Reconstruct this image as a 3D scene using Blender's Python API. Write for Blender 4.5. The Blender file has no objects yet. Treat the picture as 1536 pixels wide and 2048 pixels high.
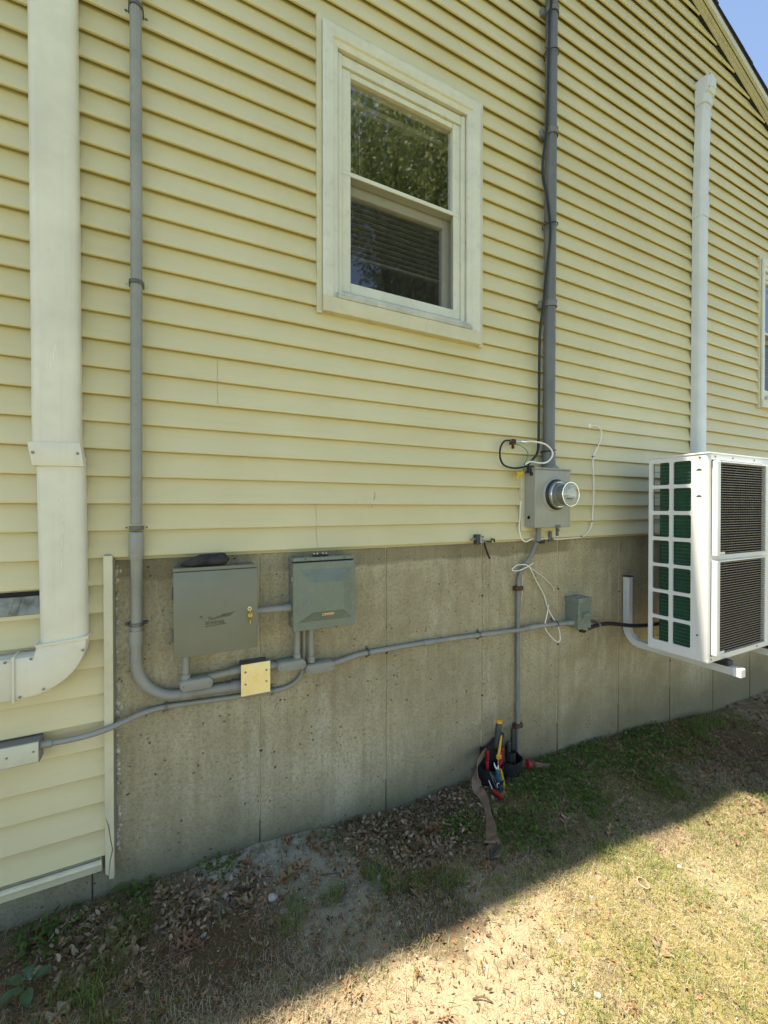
import bpy, bmesh, math, random
import numpy as np
from mathutils import Vector, Matrix, noise

rnd = random.Random(7)
nrs = np.random.RandomState(11)
S = bpy.context.scene
COL = S.collection

# ------------------------------------------------------------------ camera, sky, sun, exposure
cam_d = bpy.data.cameras.new("camera")
cam = bpy.data.objects.new("camera", cam_d); COL.objects.link(cam)
cam.location = (0.0, -1.908, 1.46)
_th = math.radians(62.7); _pit = math.radians(0.53)
cam.rotation_euler = (math.radians(90) - _pit, 0, -(math.radians(90) - _th))
cam_d.sensor_fit = 'HORIZONTAL'; cam_d.sensor_width = 36.0
cam_d.lens = 36.0 * 863.0 / 1536.0
cam_d.clip_start = 0.02; cam_d.clip_end = 600
S.camera = cam

SUN = Vector((0.30, -0.086, -1.0)).normalized()       # direction the sunlight travels
W = bpy.data.worlds.new("World"); S.world = W; W.use_nodes = True
nt = W.node_tree
bgn = nt.nodes["Background"]
sky = nt.nodes.new("ShaderNodeTexSky"); sky.sky_type = 'NISHITA'; sky.sun_disc = False
sky.sun_elevation = math.asin(-SUN.z)
sky.sun_rotation = math.atan2(-SUN.x, -SUN.y)
sky.air_density = 0.75; sky.dust_density = 0.0; sky.ozone_density = 0.0; sky.altitude = 600.0
nt.links.new(sky.outputs[0], bgn.inputs[0]); bgn.inputs[1].default_value = 0.15
sl = bpy.data.lights.new("sun", 'SUN'); sl.energy = 4.6; sl.angle = math.radians(0.5); sl.color = (1.0, 0.96, 0.90)
so = bpy.data.objects.new("sun", sl); COL.objects.link(so); so.location = (0, 0, 20)
so.rotation_euler = SUN.to_track_quat('-Z', 'Y').to_euler()
S.view_settings.view_transform = 'Standard'; S.view_settings.look = 'None'
S.view_settings.exposure = 1.42; S.view_settings.gamma = 1.0
S.view_settings.use_curve_mapping = False
S.view_settings.use_white_balance = True; S.view_settings.white_balance_temperature = 7400; S.view_settings.white_balance_tint = 10

# ------------------------------------------------------------------ object helpers
def thing(name, label, cat, loc=(0, 0, 0), group=None):
    o = bpy.data.objects.new(name, None); COL.objects.link(o)
    o.location = loc; o.empty_display_size = 0.1
    o['label'] = label; o['category'] = cat
    if group: o['group'] = group
    return o
def wloc(o):
    v = Vector((0, 0, 0))
    while o is not None:
        v = v + Vector(o.location); o = o.parent
    return v
def finish(bm, name, smooth=None):
    me = bpy.data.meshes.new(name)
    bm.normal_update()
    bm.to_mesh(me); bm.free()
    if smooth is None: smooth = 35
    if smooth > 0:
        me.polygons.foreach_set('use_smooth', [True] * len(me.polygons))
        try: me.set_sharp_from_angle(angle=math.radians(smooth))
        except Exception: pass
    return me
def obj(name, bm, m, parent=None, kind=None, smooth=None, label=None):
    """meshes are authored in world metres; a child is offset back by its parents' location"""
    me = bm if isinstance(bm, bpy.types.Mesh) else finish(bm, name, smooth)
    if m is not None and len(me.materials) == 0: me.materials.append(m)
    o = bpy.data.objects.new(name, me); COL.objects.link(o)
    if parent is not None:
        o.parent = parent; o.location = -wloc(parent)
    if kind: o['kind'] = kind
    if label: o['label'] = label
    return o
def tag(o, label, cat, group=None):
    o['label'] = label; o['category'] = cat
    if group: o['group'] = group
    return o
def B(): return bmesh.new()

# p = distance out of the wall plane towards the viewer (world y = -p)
def V(x, p, z): return Vector((x, -p, z))
def box(bm, x0, x1, p0, p1, z0, z1, bev=0.0, seg=1):
    vs = [bm.verts.new((x, -p, z)) for x in (x0, x1) for p in (p0, p1) for z in (z0, z1)]
    F = [(0, 1, 3, 2), (4, 6, 7, 5), (0, 4, 5, 1), (2, 3, 7, 6), (0, 2, 6, 4), (1, 5, 7, 3)]
    fs = [bm.faces.new([vs[i] for i in f]) for f in F]
    bmesh.ops.recalc_face_normals(bm, faces=fs)
    if bev > 0:
        es = list({e for f in fs for e in f.edges})
        bmesh.ops.bevel(bm, geom=es, offset=bev, segments=seg, affect='EDGES', profile=0.5, clamp_overlap=True)
    return vs
def spline(pts, n=6):
    P = [Vector(p) for p in pts]
    if len(P) < 3: return P
    out = []
    E_ = [P[0] * 2 - P[1]] + P + [P[-1] * 2 - P[-2]]
    for i in range(1, len(E_) - 2):
        a, b, c, d = E_[i - 1:i + 3]
        for k in range(n):
            t = k / n
            out.append(0.5 * ((2 * b) + (c - a) * t + (2 * a - 5 * b + 4 * c - d) * t * t + (3 * b - a - 3 * c + d) * t ** 3))
    out.append(P[-1]); return out
def tube(bm, pts, r, seg=10, caps=True):
    P = [Vector(p) for p in pts]; n = len(P)
    rs = r if isinstance(r, (list, tuple)) else [r] * n
    T = [(P[min(i + 1, n - 1)] - P[max(i - 1, 0)]).normalized() for i in range(n)]
    up = Vector((0, 0, 1)) if abs(T[0].z) < 0.9 else Vector((1, 0, 0))
    N = (up - T[0] * up.dot(T[0])).normalized(); rings = []
    for i in range(n):
        N = (N - T[i] * N.dot(T[i]))
        if N.length < 1e-6: N = T[i].orthogonal()
        N.normalize(); Bn = T[i].cross(N)
        rings.append([bm.verts.new(P[i] + (N * math.cos(2 * math.pi * k / seg) + Bn * math.sin(2 * math.pi * k / seg)) * rs[i]) for k in range(seg)])
    for i in range(n - 1):
        for k in range(seg):
            bm.faces.new((rings[i][k], rings[i][(k + 1) % seg], rings[i + 1][(k + 1) % seg], rings[i + 1][k]))
    if caps:
        bm.faces.new(list(reversed(rings[0]))); bm.faces.new(rings[-1])
    return rings
def cyl(bm, a, b, r, seg=14, r2=None, ch=0.0):
    a = Vector(a); b = Vector(b); r2 = r if r2 is None else r2
    if ch > 0:
        d = (b - a).normalized() * ch
        tube(bm, [a, a + d, b - d, b], [r - ch, r, r2, r2 - ch], seg)
    else: tube(bm, [a, b], [r, r2], seg)
def lathe(bm, c, axis, prof, seg=24):
    """prof: (distance along axis, radius)"""
    ax = Vector(axis).normalized(); c = Vector(c)
    N = ax.orthogonal().normalized(); Bn = ax.cross(N); rings = []
    for h, r in prof:
        rings.append([bm.verts.new(c + ax * h + (N * math.cos(2 * math.pi * k / seg) + Bn * math.sin(2 * math.pi * k / seg)) * max(r, 1e-4)) for k in range(seg)])
    for i in range(len(rings) - 1):
        for k in range(seg):
            bm.faces.new((rings[i][k], rings[i][(k + 1) % seg], rings[i + 1][(k + 1) % seg], rings[i + 1][k]))
    bm.faces.new(list(reversed(rings[0]))); bm.faces.new(rings[-1])
def prism(bm, poly, p0, p1, bev=0.0):
    """poly in (x,z), extruded from p0 to p1"""
    a = [bm.verts.new((x, -p0, z)) for x, z in poly]; b = [bm.verts.new((x, -p1, z)) for x, z in poly]
    n = len(poly); fs = [bm.faces.new(a), bm.faces.new(list(reversed(b)))]
    for i in range(n): fs.append(bm.faces.new((a[i], b[i], b[(i + 1) % n], a[(i + 1) % n])))
    bmesh.ops.recalc_face_normals(bm, faces=fs)
    if bev > 0:
        bmesh.ops.bevel(bm, geom=list(fs[1].edges), offset=bev, segments=2, affect='EDGES', profile=0.5, clamp_overlap=True)
def rrect(x0, x1, z0, z1, r, n=4):
    out = []
    for cx, cz, a0 in ((x1 - r, z1 - r, 0), (x0 + r, z1 - r, 90), (x0 + r, z0 + r, 180), (x1 - r, z0 + r, 270)):
        for k in range(n + 1):
            a = math.radians(a0 + 90 * k / n); out.append((cx + r * math.cos(a), cz + r * math.sin(a)))
    return out
def screw(bm, x, p, z, r=0.004, h=0.003):
    lathe(bm, V(x, p, z), (0, -1, 0), [(0, r), (h * .6, r), (h, r * .6)], 10)
def text_mesh(s, size, extrude, x, p, z, sx=1.0):
    cu = bpy.data.curves.new("txt", 'FONT'); cu.body = s; cu.size = size; cu.extrude = extrude; cu.resolution_u = 2
    t = bpy.data.objects.new("txt", cu); COL.objects.link(t)
    bpy.context.view_layer.update()
    me = bpy.data.meshes.new_from_object(t.evaluated_get(bpy.context.evaluated_depsgraph_get()))
    bpy.data.objects.remove(t); bpy.data.curves.remove(cu)
    me.transform(Matrix.Translation((x, -p, z)) @ Matrix.Rotation(math.radians(90), 4, 'X') @ Matrix.Diagonal((sx, 1, 1, 1)))
    return me

# ------------------------------------------------------------------ materials
MATS = {}
def nn(nt, t, **kw):
    n = nt.nodes.new(t)
    for k, v in kw.items():
        if k.startswith('_'): setattr(n, k[1:], v)
        else: n.inputs[k].default_value = v
    return n
def ramp(nt, fac, stops):
    r = nt.nodes.new("ShaderNodeValToRGB")
    while len(r.color_ramp.elements) < len(stops): r.color_ramp.elements.new(0.5)
    for e, (p, c) in zip(r.color_ramp.elements, stops):
        e.position = p; e.color = (c[0], c[1], c[2], 1) if hasattr(c, '__len__') else (c, c, c, 1)
    nt.links.new(fac, r.inputs[0]); return r.outputs[0]
def mixc(nt, fac, a, b, mode='MIX'):
    m = nt.nodes.new("ShaderNodeMix"); m.data_type = 'RGBA'; m.blend_type = mode
    for sock, v in ((m.inputs[0], fac), (m.inputs[6], a), (m.inputs[7], b)):
        if isinstance(v, (int, float)): sock.default_value = v
        elif isinstance(v, (tuple, list)): sock.default_value = (v[0], v[1], v[2], 1)
        else: nt.links.new(v, sock)
    return m.outputs[2]
def noise_t(nt, vec, scale, detail=4, rough=0.55, dist=0.0):
    n = nn(nt, "ShaderNodeTexNoise", Scale=scale, Detail=detail, Roughness=rough, Distortion=dist)
    nt.links.new(vec, n.inputs['Vector']); return n.outputs['Fac']
def mapped(nt, vec, sc):
    m = nt.nodes.new("ShaderNodeMapping"); m.inputs['Scale'].default_value = sc
    nt.links.new(vec, m.inputs[0]); return m.outputs[0]
def base(name):
    m = bpy.data.materials.new(name); m.use_nodes = True; MATS[name] = m
    nt = m.node_tree; b = nt.nodes["Principled BSDF"]
    g = nt.nodes.new("ShaderNodeNewGeometry")
    return m, nt, b, g.outputs['Position']
def mat(name, col, rough=0.5, metal=0.0, var=0.10, vs=6.0, bump=0.0, bs=120.0, grime=0.0, spec=0.5, streak=0.0, coat=0.0):
    m, nt, b, pos = base(name)
    n1 = noise_t(nt, pos, vs, 5)
    d = [max(c * (1 - var * 1.6), 0) for c in col]; l = [min(c * (1 + var), 0.95) for c in col]
    c = ramp(nt, n1, [(0.3, d), (0.7, l)])
    if grime > 0:
        g = noise_t(nt, pos, 22.0, 8, 0.7)
        gm = ramp(nt, g, [(0.52, 0.0), (0.72, grime)])
        c = mixc(nt, gm, c, [x * 0.45 + 0.02 for x in col])
    if streak > 0:
        s = noise_t(nt, mapped(nt, pos, (60, 60, 2.0)), 1.0, 3)
        c = mixc(nt, ramp(nt, s, [(0.55, 0.0), (0.75, streak)]), c, [x * 0.6 for x in col])
    nt.links.new(c, b.inputs['Base Color'])
    rr = ramp(nt, noise_t(nt, pos, vs * 3, 3), [(0.3, max(rough - .08, .02)), (0.7, min(rough + .1, 1))])
    nt.links.new(rr, b.inputs['Roughness'])
    b.inputs['Metallic'].default_value = metal
    b.inputs['Specular IOR Level'].default_value = spec
    b.inputs['Coat Weight'].default_value = coat
    if bump > 0:
        bn = nt.nodes.new("ShaderNodeBump"); bn.inputs['Strength'].default_value = bump; bn.inputs['Distance'].default_value = 0.002
        nt.links.new(noise_t(nt, pos, bs, 3), bn.inputs['Height']); nt.links.new(bn.outputs[0], b.inputs['Normal'])
    return m

def siding_mat():
    m, nt, b, pos = base("vinyl_siding")
    n1 = noise_t(nt, pos, 1.3, 4)
    c = ramp(nt, n1, [(0.3, (.60, .53, .295)), (0.7, (.69, .615, .365))])
    n2 = noise_t(nt, mapped(nt, pos, (3, 3, 30)), 1.0, 5)
    c = mixc(nt, ramp(nt, n2, [(0.5, 0.0), (0.8, 0.22)]), c, (.47, .42, .25))
    sp = noise_t(nt, pos, 140, 2)
    c = mixc(nt, ramp(nt, sp, [(0.71, 0.0), (0.78, 0.35)]), c, (.26, .22, .12))
    nt.links.new(c, b.inputs['Base Color'])
    b.inputs['Roughness'].default_value = 0.46; b.inputs['Specular IOR Level'].default_value = 0.4
    bn = nt.nodes.new("ShaderNodeBump"); bn.inputs['Strength'].default_value = 0.35; bn.inputs['Distance'].default_value = 0.0015
    g = noise_t(nt, mapped(nt, pos, (8, 8, 160)), 1.0, 5, 0.65, 0.6)
    nt.links.new(g, bn.inputs['Height']); nt.links.new(bn.outputs[0], b.inputs['Normal'])
    return m
def concrete_mat():
    m, nt, b, pos = base("poured_concrete")
    sep = nt.nodes.new("ShaderNodeSeparateXYZ"); nt.links.new(pos, sep.inputs[0])
    n1 = noise_t(nt, pos, 2.2, 6, 0.65, 0.4)
    c = ramp(nt, n1, [(0.30, (.37, .315, .19)), (0.50, (.48, .425, .275)), (0.72, (.60, .545, .38))])
    big = noise_t(nt, mapped(nt, pos, (1.1, 1.1, .8)), 1.0, 7, 0.68, 0.8)
    c = mixc(nt, ramp(nt, big, [(0.44, 0.0), (0.58, 0.55)]), c, (.30, .255, .16))
    c = mixc(nt, ramp(nt, noise_t(nt, mapped(nt, pos, (5, 5, 1.2)), 1.0, 6, 0.7), [(0.56, 0.0), (0.66, 0.4)]), c, (.62, .58, .45))
    st = noise_t(nt, mapped(nt, pos, (26, 26, 1.6)), 1.0, 6, 0.6)
    c = mixc(nt, ramp(nt, st, [(0.45, 0.0), (0.75, 0.50)]), c, (.26, .21, .12))
    fine = noise_t(nt, pos, 75, 5, 0.75)
    c = mixc(nt, ramp(nt, fine, [(0.36, 0.55), (0.54, 0.0)]), c, (.20, .165, .09))
    c = mixc(nt, ramp(nt, noise_t(nt, pos, 12, 5, 0.65), [(0.50, 0.0), (0.72, 0.40)]), c, (.50, .45, .32))
    # trowelled patch line under the siding and soil splash near the ground: stains of their own
    zn = nt.nodes.new("ShaderNodeMath"); zn.operation = 'MULTIPLY_ADD'
    nt.links.new(noise_t(nt, pos, 7.0, 3), zn.inputs[0]); zn.inputs[1].default_value = 0.06; nt.links.new(sep.outputs[2], zn.inputs[2])
    up = nt.nodes.new("ShaderNodeMapRange"); up.inputs[1].default_value = 1.205; up.inputs[2].default_value = 1.222
    nt.links.new(zn.outputs[0], up.inputs[0])
    pm = nt.nodes.new("ShaderNodeMath"); pm.operation = 'MULTIPLY'
    nt.links.new(up.outputs[0], pm.inputs[0]); nt.links.new(ramp(nt, noise_t(nt, mapped(nt, pos, (1.6, 1.6, 0.4)), 1.0, 2), [(0.40, 0.0), (0.52, 0.6)]), pm.inputs[1])
    c = mixc(nt, pm.outputs[0], c, (.17, .145, .085))
    lo = nt.nodes.new("ShaderNodeMapRange"); lo.inputs[1].default_value = 0.30; lo.inputs[2].default_value = -0.05
    zz = nt.nodes.new("ShaderNodeMath"); zz.operation = 'MULTIPLY_ADD'
    nt.links.new(n1, zz.inputs[0]); zz.inputs[1].default_value = 0.3; 
    zs = nt.nodes.new("ShaderNodeMath"); zs.operation = 'ADD'; zs.inputs[1].default_value = -0.15
    nt.links.new(sep.outputs[2], zs.inputs[0]); nt.links.new(zs.outputs[0], zz.inputs[2]); nt.links.new(zz.outputs[0], lo.inputs[0])
    lm = nt.nodes.new("ShaderNodeMath"); lm.operation = 'MULTIPLY'; lm.inputs[1].default_value = 0.8; nt.links.new(lo.outputs[0], lm.inputs[0])
    c = mixc(nt, lm.outputs[0], c, (.165, .155, .095))
    vo = nn(nt, "ShaderNodeTexVoronoi", Scale=34.0); 
    wv = nt.nodes.new("ShaderNodeVectorMath"); wv.operation = 'ADD'
    nz = nn(nt, "ShaderNodeTexNoise", Scale=30.0); nt.links.new(pos, nz.inputs['Vector'])
    sc = nt.nodes.new("ShaderNodeVectorMath"); sc.operation = 'SCALE'; sc.inputs['Scale'].default_value = 0.02
    nt.links.new(nz.outputs['Color'], sc.inputs[0]); nt.links.new(pos, wv.inputs[0]); nt.links.new(sc.outputs[0], wv.inputs[1])
    nt.links.new(wv.outputs[0], vo.inputs['Vector'])
    pitm = nt.nodes.new("ShaderNodeMath"); pitm.operation = 'MULTIPLY'
    nt.links.new(ramp(nt, vo.outputs['Distance'], [(0.06, 1.0), (0.17, 0.0)]), pitm.inputs[0])
    nt.links.new(ramp(nt, noise_t(nt, pos, 9.0, 3), [(0.47, 0.0), (0.56, 1.0)]), pitm.inputs[1])
    pm2 = nt.nodes.new("ShaderNodeMath"); pm2.operation = 'MULTIPLY'; pm2.inputs[1].default_value = 0.8; nt.links.new(pitm.outputs[0], pm2.inputs[0])
    c = mixc(nt, pm2.outputs[0], c, (.065, .052, .028))
    nt.links.new(c, b.inputs['Base Color']); b.inputs['Roughness'].default_value = 0.92; b.inputs['Specular IOR Level'].default_value = 0.15
    h = nt.nodes.new("ShaderNodeMath"); h.operation = 'SUBTRACT'
    nt.links.new(fine, h.inputs[0]); nt.links.new(pitm.outputs[0], h.inputs[1])
    bn = nt.nodes.new("ShaderNodeBump"); bn.inputs['Strength'].default_value = 1.0; bn.inputs['Distance'].default_value = 0.007
    nt.links.new(h.outputs[0], bn.inputs['Height']); nt.links.new(bn.outputs[0], b.inputs['Normal'])
    return m
def ground_mat():
    m, nt, b, pos = base("lawn_soil")
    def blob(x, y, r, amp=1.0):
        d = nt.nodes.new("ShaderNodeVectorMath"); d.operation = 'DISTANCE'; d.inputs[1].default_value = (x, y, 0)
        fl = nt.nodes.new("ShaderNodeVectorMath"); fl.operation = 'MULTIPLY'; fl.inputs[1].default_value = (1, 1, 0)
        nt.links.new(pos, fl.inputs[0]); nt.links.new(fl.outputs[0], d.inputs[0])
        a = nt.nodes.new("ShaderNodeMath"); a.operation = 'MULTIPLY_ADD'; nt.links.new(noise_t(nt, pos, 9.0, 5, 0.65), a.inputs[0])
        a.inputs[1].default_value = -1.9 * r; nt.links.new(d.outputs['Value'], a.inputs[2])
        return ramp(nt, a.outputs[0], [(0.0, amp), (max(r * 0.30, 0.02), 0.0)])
    n1 = noise_t(nt, pos, 3.0, 6, 0.7)
    c = ramp(nt, n1, [(0.3, (.17, .118, .065)), (0.5, (.27, .20, .115)), (0.7, (.42, .33, .205))])
    n2 = noise_t(nt, pos, 30.0, 5, 0.75)
    c = mixc(nt, ramp(nt, n2, [(0.38, 0.75), (0.58, 0.0)]), c, (.085, .07, .036))
    mo = noise_t(nt, pos, 5.5, 6, 0.7)
    c = mixc(nt, ramp(nt, mo, [(0.52, 0.0), (0.64, 0.7)]), c, (.15, .145, .04))
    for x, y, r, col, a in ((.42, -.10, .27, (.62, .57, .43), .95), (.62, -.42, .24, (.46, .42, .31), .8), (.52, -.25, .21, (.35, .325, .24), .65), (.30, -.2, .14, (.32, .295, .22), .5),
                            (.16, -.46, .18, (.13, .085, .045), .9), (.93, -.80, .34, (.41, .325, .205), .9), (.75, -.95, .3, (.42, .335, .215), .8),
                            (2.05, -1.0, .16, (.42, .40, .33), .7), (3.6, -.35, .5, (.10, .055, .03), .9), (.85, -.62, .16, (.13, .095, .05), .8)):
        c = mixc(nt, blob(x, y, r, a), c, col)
    c = mixc(nt, blob(1.75, -1.25, .55, .55), c, (.30, .27, .08))
    c = mixc(nt, blob(2.6, -1.1, .5, .35), c, (.30, .27, .10))
    th = noise_t(nt, pos, 150, 5, 0.8)
    c = mixc(nt, ramp(nt, noise_t(nt, pos, 14, 5, 0.7), [(0.36, 0.55), (0.5, 0.0)]), c, (.13, .11, .06))
    c = mixc(nt, ramp(nt, th, [(0.55, 0.0), (0.68, 0.75)]), c, (.50, .42, .27))
    c = mixc(nt, ramp(nt, th, [(0.34, 0.65), (0.46, 0.0)]), c, (.10, .08, .045))
    sx = nt.nodes.new("ShaderNodeSeparateXYZ"); nt.links.new(pos, sx.inputs[0])
    fr = nt.nodes.new("ShaderNodeMapRange"); fr.inputs[1].default_value = -1.6; fr.inputs[2].default_value = -4.0; nt.links.new(sx.outputs[1], fr.inputs[0])
    c = mixc(nt, fr.outputs[0], c, ramp(nt, noise_t(nt, pos, 1.5, 5), [(0.3, (.11, .13, .04)), (0.7, (.20, .20, .08))]))
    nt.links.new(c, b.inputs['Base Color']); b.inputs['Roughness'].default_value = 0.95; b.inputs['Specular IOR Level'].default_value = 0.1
    bn = nt.nodes.new("ShaderNodeBump"); bn.inputs['Strength'].default_value = 1.0; bn.inputs['Distance'].default_value = 0.012
    nt.links.new(noise_t(nt, pos, 45, 6, 0.75), bn.inputs['Height']); nt.links.new(bn.outputs[0], b.inputs['Normal'])
    return m
def attr_mat(name, rough=0.7, trans=0.25, spec=0.2):
    """colour from the per-blade / per-leaf colour attribute (the leaf's own colour)"""
    m, nt, b, pos = base(name)
    a = nt.nodes.new("ShaderNodeAttribute"); a.attribute_name = "tint"
    nt.links.new(a.outputs['Color'], b.inputs['Base Color'])
    b.inputs['Roughness'].default_value = rough; b.inputs['Specular IOR Level'].default_value = spec
    if trans > 0:
        tr = nt.nodes.new("ShaderNodeBsdfTranslucent"); nt.links.new(a.outputs['Color'], tr.inputs[0])
        mx = nt.nodes.new("ShaderNodeMixShader"); mx.inputs[0].default_value = trans
        nt.links.new(b.outputs[0], mx.inputs[1]); nt.links.new(tr.outputs[0], mx.inputs[2])
        nt.links.new(mx.outputs[0], nt.nodes["Material Output"].inputs[0])
    return m
def leaf_mat(name, c1, c2, c3):
    m, nt, b, pos = base(name)
    oi = nt.nodes.new("ShaderNodeObjectInfo")
    c = ramp(nt, oi.outputs['Random'], [(0.0, c1), (0.5, c2), (1.0, c3)])
    c = mixc(nt, ramp(nt, noise_t(nt, pos, 60, 4), [(0.4, 0.0), (0.7, 0.5)]), c, [x * .55 for x in c1])
    nt.links.new(c, b.inputs['Base Color']); b.inputs['Roughness'].default_value = 0.65
    return m
def glass_mat(name, rough=0.0, ior=1.7, tint=(1, 1, 1), bump=0.0):
    m, nt, b, pos = base(name)
    g = nt.nodes.new("ShaderNodeBsdfGlossy"); g.inputs['Roughness'].default_value = rough
    t = nt.nodes.new("ShaderNodeBsdfTransparent"); t.inputs[0].default_value = (*tint, 1)
    f = nt.nodes.new("ShaderNodeFresnel"); f.inputs[0].default_value = ior
    mx = nt.nodes.new("ShaderNodeMixShader")
    if bump:
        bn = nt.nodes.new("ShaderNodeBump"); bn.inputs['Strength'].default_value = bump; bn.inputs['Distance'].default_value = 0.01
        nt.links.new(noise_t(nt, pos, 2.5, 2), bn.inputs['Height']); nt.links.new(bn.outputs[0], g.inputs['Normal'])
    gm = nt.nodes.new("ShaderNodeNewGeometry"); iv = nt.nodes.new("ShaderNodeMath"); iv.operation = 'SUBTRACT'; iv.inputs[0].default_value = 1.0
    nt.links.new(gm.outputs['Backfacing'], iv.inputs[1]); ml = nt.nodes.new("ShaderNodeMath"); ml.operation = 'MULTIPLY'
    nt.links.new(f.outputs[0], ml.inputs[0]); nt.links.new(iv.outputs[0], ml.inputs[1])
    nt.links.new(ml.outputs[0], mx.inputs[0]); nt.links.new(t.outputs[0], mx.inputs[1]); nt.links.new(g.outputs[0], mx.inputs[2])
    nt.links.new(mx.outputs[0], nt.nodes["Material Output"].inputs[0])
    return m
def screen_mat():
    m, nt, b, pos = base("insect_screen")
    d = nt.nodes.new("ShaderNodeBsdfDiffuse"); d.inputs[0].default_value = (.035, .035, .035, 1)
    t = nt.nodes.new("ShaderNodeBsdfTransparent"); mx = nt.nodes.new("ShaderNodeMixShader"); mx.inputs[0].default_value = 0.36
    nt.links.new(t.outputs[0], mx.inputs[1]); nt.links.new(d.outputs[0], mx.inputs[2])
    nt.links.new(mx.outputs[0], nt.nodes["Material Output"].inputs[0])
    return m

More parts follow.
